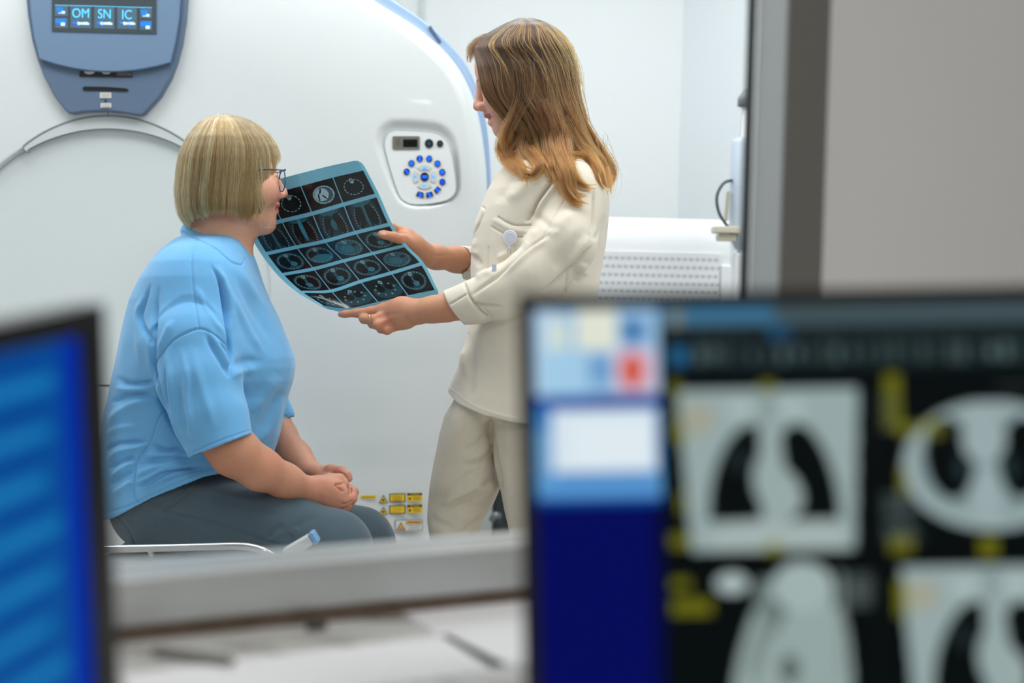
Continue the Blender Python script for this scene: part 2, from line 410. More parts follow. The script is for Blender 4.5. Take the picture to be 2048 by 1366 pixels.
# ------------------------------------------------------------------ lights
def panel_light(x, y, sx, sy, power, name='ceiling_light', z=2.69, col=(1, 1, 1), label=''):
    e = empty(name, (x, y, z), label, 'ceiling light', 'square ceiling light panels')
    f = MB(); f.bb((x - sx / 2 - .02, y - sy / 2 - .02, z - .02), (x + sx / 2 + .02, y + sy / 2 + .02, z + .009)); fo = f.build('light_frame', m_frame, e)
    l = bpy.data.lights.new('lamp', 'AREA'); l.shape = 'RECTANGLE'; l.size = sx; l.size_y = sy; l.energy = power; l.color = col
    lo = bpy.data.objects.new('lamp', l); COL.objects.link(lo); lo.location = (x, y, z - .025)
    return lo
LP = 19.5
for (x, y, k, nm) in ((-1.5, 3.05, 1.0, 'above the scanner table'), (-.1, 2.75, 1.05, 'above the standing person'), (1.5, 3.0, .9, 'by the right wall'), (-1.7, 4.2, .5, 'above the scanner housing'), (.2, 4.3, .85, 'nearest the back wall corner')):
    panel_light(x, y, 1.2, .6, LP * k, col=(.99, 1, 1), label='square ceiling light panel ' + nm)
panel_light(.6, -.3, 1.2, .6, 42, col=(1, .95, .9), label='square ceiling light panel in the control room')
wd = bpy.data.worlds.new('world'); sc.world = wd; wd.use_nodes = True; wd.node_tree.nodes['Background'].inputs[0].default_value = (.8, .85, .9, 1); wd.node_tree.nodes['Background'].inputs[1].default_value = .3
sc.view_settings.view_transform = 'Standard'; sc.view_settings.look = 'None'; sc.view_settings.gamma = 1; sc.view_settings.exposure = 0.0
sc.cycles.use_denoising = True; sc.cycles.use_adaptive_sampling = True; sc.cycles.adaptive_threshold = .05; sc.cycles.max_bounces = 7; sc.cycles.diffuse_bounces = 4; sc.cycles.sample_clamp_indirect = 6
# ------------------------------------------------------------------ heater / cooling cabinet on the right, far back
DA = 4.35
ac = empty('cooling_cabinet', P(1330, 600, DA) * [1, 1, 0], 'white ventilated equipment cabinet with rows of small slots behind the standing person', 'cabinet')
m_acw = mat('white coated steel', (240, 242, 243), .4)
# body with rounded top front edge, profile in (depth, z)
zt = P(1330, 436, DA)[2]; x0 = P(1150, 500, DA)[0]; x1 = P(1462, 500, DA)[0]; yb = P(1330, 500, DA)[1]
prof = [(0, .08), (0, zt - .12)] + [(.06 * (1 - math.cos(a)), zt - .12 + .12 * math.sin(a)) for a in np.linspace(.2, math.pi / 2, 8)] + [(.42, zt), (.42, .08)]
b = MB(); b.prism([(x0, yb + p, z) for p, z in prof], (x1 - x0, 0, 0)); o = b.build('body', m_acw, ac); bevel(o, .006)
# slotted panel: procedural slots
mp = mat('perforated panel', (232, 234, 236), .45); nt = mp.node_tree; bs = nt.nodes['Principled BSDF']
tc = nt.nodes.new('ShaderNodeTexCoord'); sp = nt.nodes.new('ShaderNodeSeparateXYZ'); nt.links.new(tc.outputs['Object'], sp.inputs[0])
def nmath(nt, op, a, b=None):
    n = nt.nodes.new('ShaderNodeMath'); n.operation = op
    for i, v in enumerate((a, b)):
        if v is None: continue
        if isinstance(v, (int, float)): n.inputs[i].default_value = v
        else: nt.links.new(v, n.inputs[i])
    return n.outputs[0]
PR = .0255
fz = nmath(nt, 'FRACT', nmath(nt, 'DIVIDE', sp.outputs[2], PR)); row = nmath(nt, 'FLOOR', nmath(nt, 'DIVIDE', sp.outputs[2], PR))
fx = nmath(nt, 'FRACT', nmath(nt, 'ADD', nmath(nt, 'DIVIDE', sp.outputs[0], .019), nmath(nt, 'MULTIPLY', row, .5)))
sl_ = nmath(nt, 'MULTIPLY', nmath(nt, 'LESS_THAN', nmath(nt, 'ABSOLUTE', nmath(nt, 'SUBTRACT', fz, .5)), .2), nmath(nt, 'LESS_THAN', nmath(nt, 'ABSOLUTE', nmath(nt, 'SUBTRACT', fx, .5)), .36))
mxn = nt.nodes.new('ShaderNodeMix'); mxn.data_type = 'RGBA'; nt.links.new(sl_, mxn.inputs[0]); mxn.inputs[6].default_value = (*lin((238, 239, 240)), 1); mxn.inputs[7].default_value = (*lin((192, 197, 202)), 1)
nt.links.new(mxn.outputs[2], bs.inputs['Base Color'])
b = MB(); zp = P(1330, 505, DA)[2]; b.bb((x0 + .02, yb - .006, .12), (P(1440, 500, DA)[0], yb + .002, zp)); b.build('vent_panel', mp, ac)
b = MB(); b.bb((P(1443, 500, DA)[0], yb - .012, .09), (x1 + .002, yb + .01, zt - .14)); o = b.build('side_post', m_acw, ac); bevel(o, .004)
for xx in (x0 + .05, x1 - .08): 
    b = MB(); b.bb((xx, yb + .03, 0), (xx + .05, yb + .38, .08)); b.build('foot_bar', m_dark, ac)
# ------------------------------------------------------------------ contrast injector on a pole, partly behind the window frame
DI = 4.1
def PI_(x, y, d=DI): return P(x, y, d)
ij = empty('injector_stand', PI_(1490, 700) * [1, 1, 0], 'white and blue medical injector on a pole, half hidden by the window frame', 'medical device')
m_pb = mat('pale blue plastic', (196, 208, 222), .35); m_pg = mat('grey plastic', (120, 126, 132), .45); m_beige = mat('beige plastic', (205, 200, 180), .5)
c = PI_(1492, 0)
def zy(y): return PI_(1490, y)[2]
b = MB(); X, Y = PI_(1484, 500)[:2]
b.cyl((X, Y, .06), (X, Y, zy(195)), .012); b.build('pole', m_acw, ij, smooth=True)
b = MB(); b.tube([(X, Y, zy(500)), (X, Y, zy(480)), (X, Y, zy(440)), (X, Y, zy(288)), (X, Y, zy(280)), (X, Y, zy(276))], [.02, .035, .042, .042, .036, .02], 24); b.build('injector_head', m_pb, ij, smooth=True)
b = MB(); b.tube([(X, Y, zy(215)), (X, Y, zy(200)), (X, Y, zy(196)), (X, Y, zy(180))], [.026, .026, .024, .004], 20); b.build('pole_cap', m_pg, ij, smooth=True)
b = MB(); b.cyl((X, Y, zy(215)), (X, Y, zy(206)), .021); b.build('cap_ring', m_acw, ij, smooth=True)
b = MB(); cpts = spl([PI_(1470, 360, DI - .02), PI_(1448, 366, DI - .05), PI_(1434, 392, DI - .06), PI_(1438, 425, DI - .06), PI_(1455, 452, DI - .05), PI_(1474, 466, DI)], 30); b.tube(cpts, .0045, 8); b.build('cable', mat('dark grey cable', (70, 78, 86), .5), ij, smooth=True)
b = MB(); n = 90; cp = [PI_(1457 - 6 * (t / n) + 3.4 * math.sin(t * 1.05), 382 + 62 * t / n, DI - .03 + .005 * math.cos(t * 1.05)) for t in range(n)]
b.tube(cp, .0022, 6); b.build('coiled_cord', m_beige, ij, smooth=True)
b = MB(); tp = PI_(1452, 460, DI - .03); b.box(tp, (.075, .09, .02)); b.box(tp + [.0, 0, -.022], (.05, .06, .02)); o = b.build('tray', m_beige, ij); bevel(o, .004)
b = MB(); tp = PI_(1470, 520, DI); b.box(tp + np.array([.03, 0, -.1]), (.07, .07, .24)); o = b.build('power_unit', m_acw, ij); bevel(o, .008)
b = MB()
for k in range(5):
    a = 2 * math.pi * k / 5 + .3; b.tube([(X, Y, .07), (X + .25 * math.cos(a), Y + .25 * math.sin(a), .05)], [.02, .014], 8); b.ball((X + .25 * math.cos(a), Y + .25 * math.sin(a), .028), .028)
b.build('wheeled_base', m_pg, ij, smooth=True)
# dark equipment case behind the standing person's legs
ec = empty('equipment_case', P(1010, 1000, 4.75) * [1, 1, 0], 'dark equipment case standing low behind the legs of the standing person', 'case')
ctr = P(1050, 1000, 4.8); zc = P(1010, 945, 4.8)[2]; zb0 = P(1010, 1046, 4.6)[2]
m_case = mat('dark blue grey plastic', (44, 54, 60), .5)
b = MB(); b.bb((P(985, 1000, 4.8)[0], 4.70, .03), (P(985, 1000, 4.8)[0] + .19, 5.1, max(zc, .3))); o = b.build('body', m_case, ec); bevel(o, .02)
for i in range(2):
    for j in range(2): b = MB(); b.cyl((P(985, 1000, 4.8)[0] + .05 + i * .1, 4.76 + j * .26, .03), (P(985, 1000, 4.8)[0] + .09 + i * .1, 4.76 + j * .26, .03), .03, 16); b.build('caster', m_dark, ec)
b = MB(); b.tube(spl([P(984, 1040, 4.66), P(990, 1031, 4.65), P(1000, 1033, 4.66)], 12), .012, 10); b.build('handle', mat('grey metal handle', (150, 156, 158), .3, .6), ec, smooth=True)
# ------------------------------------------------------------------ CT scanner
DG = 3.75
def G(px, py, off=0.0):
    d = P(px, py, 1.0) - CO; p = CO + d * (DG / d[1]); return p + np.array([0, off, 0])
def GA(pts, off=0.0): return np.array([G(p[0], p[1], off) for p in pts])
SG = DG / FPX
gan = empty('ct_scanner', G(215, 1500) * [1, 1, 0] + [0, .35, 0], 'large white and blue CT scanner gantry with a round bore behind the two people', 'medical scanner')
m_white = mat('glossy white plastic', (222, 226, 227), .32, coat=.25)
m_white2 = mat('satin light grey plastic', (205, 210, 211), .4)
m_bore = mat('white bore lining', (224, 230, 231), .38, coat=.1)
m_blue = mat('blue grey plastic', (134, 160, 190), .4)
m_bluel = mat('pale blue band', (150, 178, 212), .35)
m_groove = mat('grey groove', (128, 136, 138), .6)
half = [(215, -172), (330, -165), (450, -142), (560, -102), (680, -48), (765, 2), (830, 43), (872, 77), (906, 114), (930, 152), (948, 196), (960, 245), (968, 300), (973, 365), (972, 450), (962, 560), (946, 680), (926, 790), (905, 880), (889, 980), (878, 1080), (872, 1200), (868, 1380), (866, 1540)]
hs = spl(half, 400)
# mirror in the world plane about the gantry's vertical axis
CX = G(215, 560)[0]; R_half = GA(hs); Lh = R_half.copy(); Lh[:, 0] = 2 * CX - Lh[:, 0]
Lh = Lh[::-1][:-1]
zb = .06
out = np.concatenate([R_half, Lh[:]]);  # clockwise from top, seen from the front, left side back up
out[:, 2] = np.maximum(out[:, 2], zb)
# bottom edge samples
br, bl = R_half[-1], Lh[0]
bt = np.array([br + (bl - br) * t for t in np.linspace(0, 1, 120)[1:-1]]); bt[:, 2] = zb
out = np.concatenate([R_half * [1, 1, 1], bt, Lh]); out[:, 2] = np.maximum(out[:, 2], zb); out[:, 1] = 0
BC = G(215, 581); RB = 323 * SG
_kr = R_half[R_half[:, 2] > zb + .01]; _kl = Lh[Lh[:, 2] > zb + .01]
_pl = np.concatenate([_kr, [[_kr[-1][0], 0, zb]], [[_kl[0][0], 0, zb]], _kl, _kr[:1]]); _pl[:, 1] = 0
_sl = np.concatenate([[0], np.cumsum(np.linalg.norm(np.diff(_pl, axis=0), axis=1))]); _tt = np.linspace(0, _sl[-1], 900, endpoint=False)
out = np.stack([np.interp(_tt, _sl, _pl[:, i]) for i in range(3)], 1)
NO = len(out); NR = 170
ang = np.arctan2(out[:, 2] - BC[2], out[:, 0] - BC[0]); inn = np.stack([BC[0] + RB * np.cos(ang), np.zeros(NO), BC[2] + RB * np.sin(ang)], 1)
inner_o = [(800, 259), (862, 263), (884, 272), (897, 288), (905, 318), (911, 362), (910, 383), (897, 397), (870, 405), (829, 408), (806, 400), (795, 383), (783, 348), (771, 305), (768, 288), (772, 270), (783, 261)]
def closed_spl(pts, n):
    p = list(pts); k = len(p); q = p[-2:] + p + p[:3]; full = spl(q, n * (len(q) - 1) // k + 1); 
    t = np.linspace(0, k, n, endpoint=False); pp = np.asarray(p, float); i = t.astype(int); f = (t - i)[:, None]
    a, b, c, d = pp[(i - 1) % k], pp[i % k], pp[(i + 1) % k], pp[(i + 2) % k]
    return .5 * (2 * b + (c - a) * f + (2 * a - 5 * b + 4 * c - d) * f ** 2 + (3 * b - a - 3 * c + d) * f ** 3)
inner_s = closed_spl(inner_o, 96)
def inside(poly, pt):
    r = np.zeros(len(pt), bool); n = len(poly)
    for i in range(n):
        a = poly[i]; b = poly[(i + 1) % n]; c = ((a[1] > pt[:, 1]) != (b[1] > pt[:, 1])) & (pt[:, 0] < (b[0] - a[0]) * (pt[:, 1] - a[1]) / (b[1] - a[1] + 1e-9) + a[0]); r ^= c
    return r
ws = np.concatenate([np.linspace(0, .93, NR - 24), .93 + .07 * (1 - (1 - np.linspace(0, 1, 25)[1:]) ** 1.5)])
V = []; 
for w_ in ws:
    p = inn + (out - inn) * w_
    off = .035 * np.clip((w_ - .45) / .5, 0, 1) ** 2 + (.0 if w_ < .93 else .07 * (1 - math.sqrt(max(0, 1 - ((w_ - .93) / .07) ** 2))))
    if w_ < .012: off = .012 * (1 - w_ / .012) ** 2
    q = p.copy(); q[:, 1] = DG + off; V.append(q)
V = np.concatenate(V); F = []
NRR = len(ws)
idx = np.arange(NRR * NO).reshape(NRR, NO)
F = np.stack([idx[:-1, :].ravel(), np.roll(idx, -1, 1)[:-1, :].ravel(), np.roll(idx, -1, 1)[1:, :].ravel(), idx[1:, :].ravel()], 1)[:, ::-1]
pxx, pyy, _ = proj(V); pt = np.stack([pxx, pyy], 1); near = (pxx > 700) & (pxx < 980) & (pyy > 180) & (pyy < 460)
ii = np.where(near)[0]; dl, _ = dist_poly(pt[ii], np.concatenate([inner_s, inner_s[:1]])); ins = inside(inner_s, pt[ii]); sd = np.where(ins, -dl, dl)
upn = np.clip((330 - pt[ii, 1]) / 80, -1, 1); wd_ = 15 + 8 * upn; x = np.clip(1 - sd / wd_, 0, 1); V[ii, 1] += .016 * x * x * (3 - 2 * x)
fo = mesh_np('front_cover', V, F[:, ::-1], m_white, gan)
REC = lambda px, py: .016 + .035 * 0
# surface depth helper at a pixel (front cover)
def goff(px, py):
    p = G(px, py); k = np.argmin((V[:, 0] - p[0]) ** 2 + (V[:, 2] - p[2]) ** 2); return V[k, 1] - DG
# bore dish
b = []; 
nr = 40; rs = np.linspace(1, 0.0005, nr)
for r in rs:
    b.append(np.stack([BC[0] + RB * r * np.cos(ang[::6]), np.full(len(ang[::6]), DG + .012 + .03 * (1 - r ** 2.2)), BC[2] + RB * r * np.sin(ang[::6])], 1))
NB = len(ang[::6]); b = np.concatenate(b); idx = np.arange(nr * NB).reshape(nr, NB)
F = np.stack([idx[:-1].ravel(), np.roll(idx, -1, 1)[:-1].ravel(), np.roll(idx, -1, 1)[1:].ravel(), idx[1:].ravel()], 1)
mesh_np('bore', b, F, m_bore, gan)
# side band (blue) and rear body
def offs(poly, e):                       # outward offset in x-z plane, e per vertex
    t = np.roll(poly, -1, 0) - np.roll(poly, 1, 0); n = np.stack([t[:, 2], np.zeros(len(t)), -t[:, 0]], 1); n /= np.linalg.norm(n, axis=1)[:, None] + 1e-9
    c = poly.mean(0); s_ = np.sign(((poly - c) * n).sum(1)).mean(); return poly - n * e[:, None] * (-s_)
up_ = np.clip((out[:, 2] - 1.25) / .7, 0, 1); e = .004 + .034 * up_
lay = [(offs(out, e * 0 - .004), DG + .10), (offs(out, e * .8), DG + .105), (offs(out, e), DG + .12), (offs(out, e), DG + .30), (offs(out, e * .8), DG + .315)]
V2 = np.concatenate([np.stack([l[:, 0], np.full(NO, y), np.maximum(l[:, 2], zb)], 1) for l, y in lay]); idx = np.arange(len(lay) * NO).reshape(len(lay), NO)
F = np.stack([idx[:-1].ravel(), np.roll(idx, -1, 1)[:-1].ravel(), np.roll(idx, -1, 1)[1:].ravel(), idx[1:].ravel()], 1)
mesh_np('side_band', V2, F, m_bluel, gan)
lay = [(offs(out, e * .5), DG + .315), (offs(out, e * .5), DG + .72), (offs(out, e * 0 - .05), DG + .80), (BC + (out - BC) * .3, DG + .80)]
V2 = np.concatenate([np.stack([l[:, 0], np.full(NO, y), np.maximum(l[:, 2], zb)], 1) for l, y in lay]); idx = np.arange(len(lay) * NO).reshape(len(lay), NO)
F = np.stack([idx[:-1].ravel(), np.roll(idx, -1, 1)[:-1].ravel(), np.roll(idx, -1, 1)[1:].ravel(), idx[1:].ravel()], 1)
F = np.concatenate([F, np.array([[idx[-1][0], idx[-1][i], idx[-1][i + 1], idx[-1][i + 2]] for i in range(1, NO - 2, 2)])])
mesh_np('rear_cover', V2, F, m_white, gan)
b = MB(); b.bb((CX - .62, DG + .16, 0), (CX + .62, DG + .7, .08)); b.build('plinth', m_dark, gan)
# groove across the blue band
b = MB(); p = G(866, 56, .1); b.box(p + [0.0, .1, 0], (.006, .21, .05), np.stack([np.array([math.cos(-.62), 0, -math.sin(-.62)]) , np.array([0, 1, 0.]), np.array([math.sin(-.62), 0, math.cos(-.62)])])); b.build('band_joint', mat('blue joint', (84, 104, 140), .5), gan)
# arch trim above the bore
def arc(cx, cy, R, x0, x1, n): xs = np.linspace(x0, x1, n); return [(x, cy - math.sqrt(R * R - (x - cx) ** 2)) for x in xs]
oa = arc(215, 496, 264, 52, 378, 60); ia = arc(215, 581, 324, 60, 370, 60)
loop = oa + [(384, 300), (380, 312)] + ia[::-1] + [(52, 303), (47, 298)]
b = MB(); b.prism(GA(loop, .0), (0, -.002, 0)); b.build('bore_trim', m_white2, gan)
b = MB(); b.tube(GA([(60, 304), (52, 303), (47, 298), (47, 293)] + oa + [(384, 300), (380, 312)], -.002), .0022, 8); b.tube(GA(arc(215, 581, 323.5, -60, 490, 90), .001), .0018, 8); b.build('groove_line', m_groove, gan, smooth=True)
b = MB(); b.tube(GA([(-70, 769), (60, 771), (238, 774), (400, 776)], .035), .004, 8); b.build('lower_groove', mat('dark groove', (84, 92, 96), .6), gan, smooth=True)
# ---- blue display housing
hl = [(66, -110), (60, -90), (56, -50), (57.6, 0), (61, 35), (69, 82.6), (80.4, 123), (92.7, 154.7), (113.8, 195), (135, 222), (142, 228.5), (150, 230), (173.6, 226), (215.8, 224.5), (251, 228), (277, 232.5), (286, 233.5), (293, 230), (324.8, 195), (345.9, 158), (356.4, 130), (367, 91.4), (374, 44), (377, 0), (378, -50), (374, -90), (368, -110)]
m_blued = mat('deep blue grey plastic', (94, 114, 140), .42)
dh = MB(); dh.prism(GA(hl, .012), (0, -.036, 0)); disp = dh.build('display_housing', m_blued, gan); bevel(disp, .006)
al = [(x, 121 + 22 * (1 - ((x - 215) / 131) ** 2) + 9 * (x - 84) / 262) for x in np.linspace(88, 347, 30)]
hood = [(74, -100), (67, -50), (68, 0), (71, 35), (77, 78)] + al + [(357, 88), (364, 44), (367, 0), (368, -50), (360, -100)]
b = MB(); b.prism(GA(hood, -.024), (0, -.014, 0)); hd = b.build('display_hood', mat('mid blue grey plastic', (112, 138, 168), .42), gan); bevel(hd, .004)
OF = -.038
def rect(b, x0, y0, x1, y1, off=OF, th=.002, m=0, sk=.0):
    pts = [(x0, y0), (x1, y0 + sk * (x1 - x0)), (x1, y1 + sk * (x1 - x0)), (x0, y1)]; b.prism(GA(pts, off), (0, -th, 0), m)
b = MB(); rect(b, 114, -60, 320, 67, OF, .003, sk=.026); scr = b.build('screen', mat('dark display glass', (58, 66, 70), .25, emit=(58, 68, 74), estr=.5), gan)
e_tile = mat('display tile', (70, 92, 108), .4, emit=(66, 92, 110), estr=.55); e_cy = mat('cyan display text', (90, 190, 240), .4, emit=(80, 185, 240), estr=1.0); e_bl = mat('blue display icon', (0, 110, 230), .4, emit=(0, 105, 235), estr=1.1); e_wh = mat('white display icon', (210, 230, 240), .4, emit=(190, 215, 225), estr=.6)
SK = .026; O2 = OF - .003
b = MB()
for x0, y0, x1, y1 in ((120, 17, 145.5, 37.5), (120, 41, 145.5, 61), (151, 18.5, 191.5, 61), (198, 19.5, 237.5, 62), (243.5, 20.5, 282, 63), (288.5, 22, 312, 42), (288.5, 46, 312, 65)): rect(b, x0, y0, x1, y1, O2, .0008, 0, SK)
b.build('screen_tile', e_tile, scr)
b = MB(); rect(b, 120, 15.6, 312, 16.6, O2, .001, 0, SK); b.build('screen_line', e_cy, scr)
O3 = O2 - .0009
b = MB()
for x, y in ((124, 21), (291, 27)): b = MB(); rect(b, x, y, x + 12, y + 8, O3, .0008); b.build('screen_icon', e_bl, scr)
for x, y in ((122, 44), (290, 50)): b = MB(); rect(b, x, y, x + 20, y + 8, O3, .0008); b.build('screen_icon', e_bl, scr)
for x in (155, 203, 248): b = MB(); b.prism(GA([(x, 51), (x + 5, 47), (x + 5, 55)], O3), (0, -.0008, 0)); b.build('screen_arrow', e_bl, scr)
for x in (164.5, 214, 266.5): b = MB(); rect(b, x, 45, x + 1, 60, O3, .0008); b.build('screen_marker', e_bl, scr)
b = MB()
for x, y in ((127, 31), (294, 37)): b = MB(); rect(b, x, y, x + 8, y + 1.6, O3, .0009); rect(b, x + 7, y - 3, x + 13, y + 2, O3, .0009); b.build('screen_figure', e_wh, scr)
for x, y in ((132, 51), (300, 57)): b = MB(); rect(b, x, y, x + 8, y + 6, O3, .0009); b.build('screen_figure', e_wh, scr)
for x in (163, 209, 254): 
    b = MB()
    b.prism(GA([(x, 51.5), (x + 3, 49), (x + 8, 50.5), (x + 20, 49.5), (x + 25, 52), (x + 25, 55), (x + 20, 55), (x + 8, 54.5), (x + 3, 55.5)], O3), (0, -.0006, 0)); b.build('screen_figure', e_wh, scr)
def text(s, px, py, h, m, parent, off=O3, name='screen_text', rotz=0, ax='CENTER', wscale=1.0, ex=.0003):
    cu = bpy.data.curves.new(name, 'FONT'); cu.body = s; cu.size = h * SG / .72; cu.align_x = ax; cu.align_y = 'CENTER'; cu.extrude = ex; cu.materials.append(m)
    o = bpy.data.objects.new(name, cu); COL.objects.link(o); o.parent = parent; q = parent; base = Vector((0, 0, 0))
    while q is not None: base += Vector(q.location); q = q.parent
    # text lies in the gantry's front plane (x-z), facing the control room
    o.rotation_euler = (math.pi / 2, rotz, 0); o.scale = (wscale, 1, 1); p = G(px, py, off - .0004); o.location = Vector([float(v) for v in p]) - base
    dg = bpy.context.evaluated_depsgraph_get(); me = bpy.data.meshes.new_from_object(o.evaluated_get(dg)); o2 = bpy.data.objects.new(name, me); COL.objects.link(o2); o2.parent = parent; o2.rotation_euler = o.rotation_euler; o2.scale = o.scale; o2.location = o.location
    bpy.data.objects.remove(o); 
    if not me.materials: me.materials.append(m)
    return o2
for s_, x, y in (('OM', 171.5, 33), ('SN', 218.5, 34.5), ('IC', 262.5, 36)): text(s_, x, y, 18.5, e_cy, scr, wscale=.86)
# slots and labels below the screen
b = MB(); rect(b, 165, 145, 270, 156, -.025, .0012, 0, .012); sl1 = b.build('slot', m_dark, gan); 
b = MB()
for cx, rx in ((185, 10.5), (218.5, 9.5)):
    pl = [(cx - rx, 145.6 + .1)] + [(cx + rx * math.cos(a), 146 + 5.2 * math.sin(a)) for a in np.linspace(math.pi, 0, 14)]
    b.prism(GA(pl, -.0262), (0, -.001, 0))
b.build('slot_disc', m_white2, sl1)
b = MB(); rect(b, 239, 147, 269.5, 154, -.0262, .0006, 0, .01); b.build('slot_plate', mat('brown grey plate', (98, 90, 84), .4), sl1)
pl = [(171, 179.5), (174, 175.5), (180, 175.5), (215, 176), (257, 179), (262, 181.5), (262.5, 183.5), (258, 185.5), (215, 184), (176, 183.5), (172, 182.5)]
b = MB(); b.prism(GA(pl, -.025), (0, -.0012, 0)); b.build('slot', m_dark, gan)
m_lab = mat('pale label', (214, 214, 205), .6)
for (x0, y0, x1, y1) in ((205.5, 187.5, 228, 198.5), (207, 208.5, 228, 217.5)):
    b = MB(); rect(b, x0, y0, x1, y1, -.025, .001); lb = b.build('label', m_lab, gan)
    b = MB()
    for k in range(3): rect(b, x0 + 3, y0 + 2.4 + k * 2.6, x1 - 3, y0 + 3 + k * 2.6, -.0262, .0002)
    b.build('label_print', mat('grey print', (150, 150, 145), .6), lb)
b = MB(); b.cyl(G(216.8, 204, -.024), G(216.8, 204, -.0265), 2 * SG, 12); b.build('button', m_dark, gan)
# ---- control panel on the right
KO = .016 + goff(720, 330)                 # bottom of the recess
def K(px, py, off=0): return G(px, py, KO + off)
def KA(pts, off=0): return np.array([K(p[0], p[1], off) for p in pts])
b = MB(); b.prism(KA(inner_s, .002), (0, -.004, 0)); cp = b.build('control_panel', mat('white panel plastic', (232, 235, 236), .35), gan); bevel(cp, .0012, 2)
b = MB(); b.tube(KA(inner_s, -.0018), .0012, 8, closed=True); b.build('panel_rim', mat('pale grey rim', (192, 200, 200), .5), cp, smooth=True)
def kz(zx, zy): return (740 + zx / 6.83, 220 + zy / 6.83)
def krect(b, x0, y0, x1, y1, off, th, r=0, m=0):
    a, c = kz(x0, y0), kz(x1, y1)
    if r:
        pts = []
        for (cx, cy, s0) in ((c[0] - r, a[1] + r, -90), (c[0] - r, c[1] - r, 0), (a[0] + r, c[1] - r, 90), (a[0] + r, a[1] + r, 180)):
            for t in np.linspace(0, 90, 5): pts.append((cx + r * math.cos(math.radians(s0 + t)), cy + r * math.sin(math.radians(s0 + t))))
    else: pts = [(a[0], a[1]), (c[0], a[1]), (c[0], c[1]), (a[0], c[1])]
    b.prism(KA(pts, off), (0, -th, 0), m)
b = MB(); krect(b, 302, 352, 676, 532, -.002, .003, 3); lcd = b.build('display_bezel', mat('grey bezel', (112, 114, 108), .4), cp)
b = MB(); krect(b, 448, 395, 645, 500, -.005, .0008, 1); b.build('display_glass', mat('black glass', (14, 14, 15), .15), lcd)
b = MB(); krect(b, 345, 380, 412, 490, -.005, .0006, 3); b.build('display_key', mat('olive grey key', (100, 98, 84), .5), lcd)
m_key = mat('dark navy key', (14, 30, 46), .35); e_key = mat('lit blue key symbol', (0, 80, 235), .4, emit=(0, 88, 250), estr=1.2); e_key2 = mat('lit blue key', (0, 60, 210), .4, emit=(0, 60, 215), estr=.8); e_arr = mat('lit light blue arrow', (50, 150, 250), .4, emit=(50, 150, 255), estr=1.2)
def kcirc(b, zx, zy, r, off, th, n=28, sy=1.06, m=0):
    c = kz(zx, zy); R = r / 6.83; b.prism(KA([(c[0] + R * math.cos(t), c[1] + R * sy * math.sin(t)) for t in np.linspace(0, 2 * math.pi, n, endpoint=False)], off), (0, -th, 0), m)
def key(fn_base, fn_sym, nm='key', sm=None):
    b = MB(); fn_base(b); k = b.build(nm, m_key, cp); bevel(k, .0008, 2)
    if fn_sym:
        b = MB(); fn_sym(b); b.build('key_symbol', sm or e_key, k)
for (x, y, r) in ((803, 452, 58), (953, 454, 44)):
    key(lambda b: kcirc(b, x, y, r, -.002, .004), lambda b: kcirc(b, x, y, r * .35, -.006, .0004), 'round_key', mat('dim teal symbol', (44, 74, 88), .5))
for i, (x, y) in enumerate(((497, 839), (562, 724), (675, 659), (804, 660), (919, 728), (984, 845), (986, 978))):
    def sym(b, i=i, x=x, y=y):
        if i in (1, 4, 5, 6): kcirc(b, x, y, 30, -.0055, .0005)
        elif i == 0: kcirc(b, x - 10, y - 12, 16, -.0055, .0005); kcirc(b, x + 12, y + 14, 18, -.0055, .0005); krect(b, x - 12, y - 10, x + 14, y + 12, -.0055, .0005)
        elif i == 2: kcirc(b, x, y - 18, 18, -.0055, .0005); kcirc(b, x, y + 16, 20, -.0055, .0005)
        else: kcirc(b, x - 14, y - 14, 20, -.0055, .0005); kcirc(b, x + 10, y, 22, -.0055, .0005); kcirc(b, x - 8, y + 20, 14, -.0055, .0005)
    key(lambda b: kcirc(b, x, y, 43, -.002, .0035), sym, 'round_key', e_key2 if i == 6 else e_key)
for pts, s0 in ((((652, 1105), (728, 1126), (728, 1198), (622, 1166)), (682, 1152)), (((764, 1126), (838, 1108), (866, 1168), (766, 1198)), (808, 1152)), (((918, 1036), (972, 1076), (904, 1146), (868, 1092)), (918, 1090))):
    key(lambda b: b.prism(KA([kz(*p) for p in pts], -.002), (0, -.0035, 0)), lambda b: (kcirc(b, s0[0] - 8, s0[1] - 10, 17, -.0055, .0005), kcirc(b, s0[0] + 6, s0[1] + 8, 20, -.0055, .0005)), 'wedge_key')
m_pad = mat('pale grey key', (208, 213, 214), .4)
C0 = (741, 908)
def ringseg(a0, a1, r0_, r1_, n=14):
    t = np.radians(np.linspace(a0, a1, n)); o = [(C0[0] + r1_ * math.cos(a), C0[1] + r1_ * 1.04 * math.sin(a)) for a in t] + [(C0[0] + r0_ * math.cos(a), C0[1] + r0_ * 1.04 * math.sin(a)) for a in t[::-1]]
    return [kz(*p) for p in o]
for a, tri in ((-90, ((706, 803), (740, 760), (774, 803))), (90, ((706, 1014), (774, 1014), (740, 1052))), (180, ((594, 882), (594, 934), (640, 907))), (0, ((846, 882), (846, 934), (890, 907)))):
    b = MB(); b.prism(KA(ringseg(a - (39 if a % 180 else 33), a + (39 if a % 180 else 33), 96, 162), -.002), (0, -.003, 0)); kk = b.build('arrow_key', m_pad, cp); bevel(kk, .0008, 2)
    b = MB(); b.prism(KA([kz(*p) for p in tri], -.005), (0, -.0005, 0)); b.build('key_symbol', e_arr, kk)
key(lambda b: kcirc(b, 742, 908, 58, -.002, .0045), lambda b: (krect(b, 704, 890, 782, 928, -.0065, .0005, 2.4)), 'round_key')
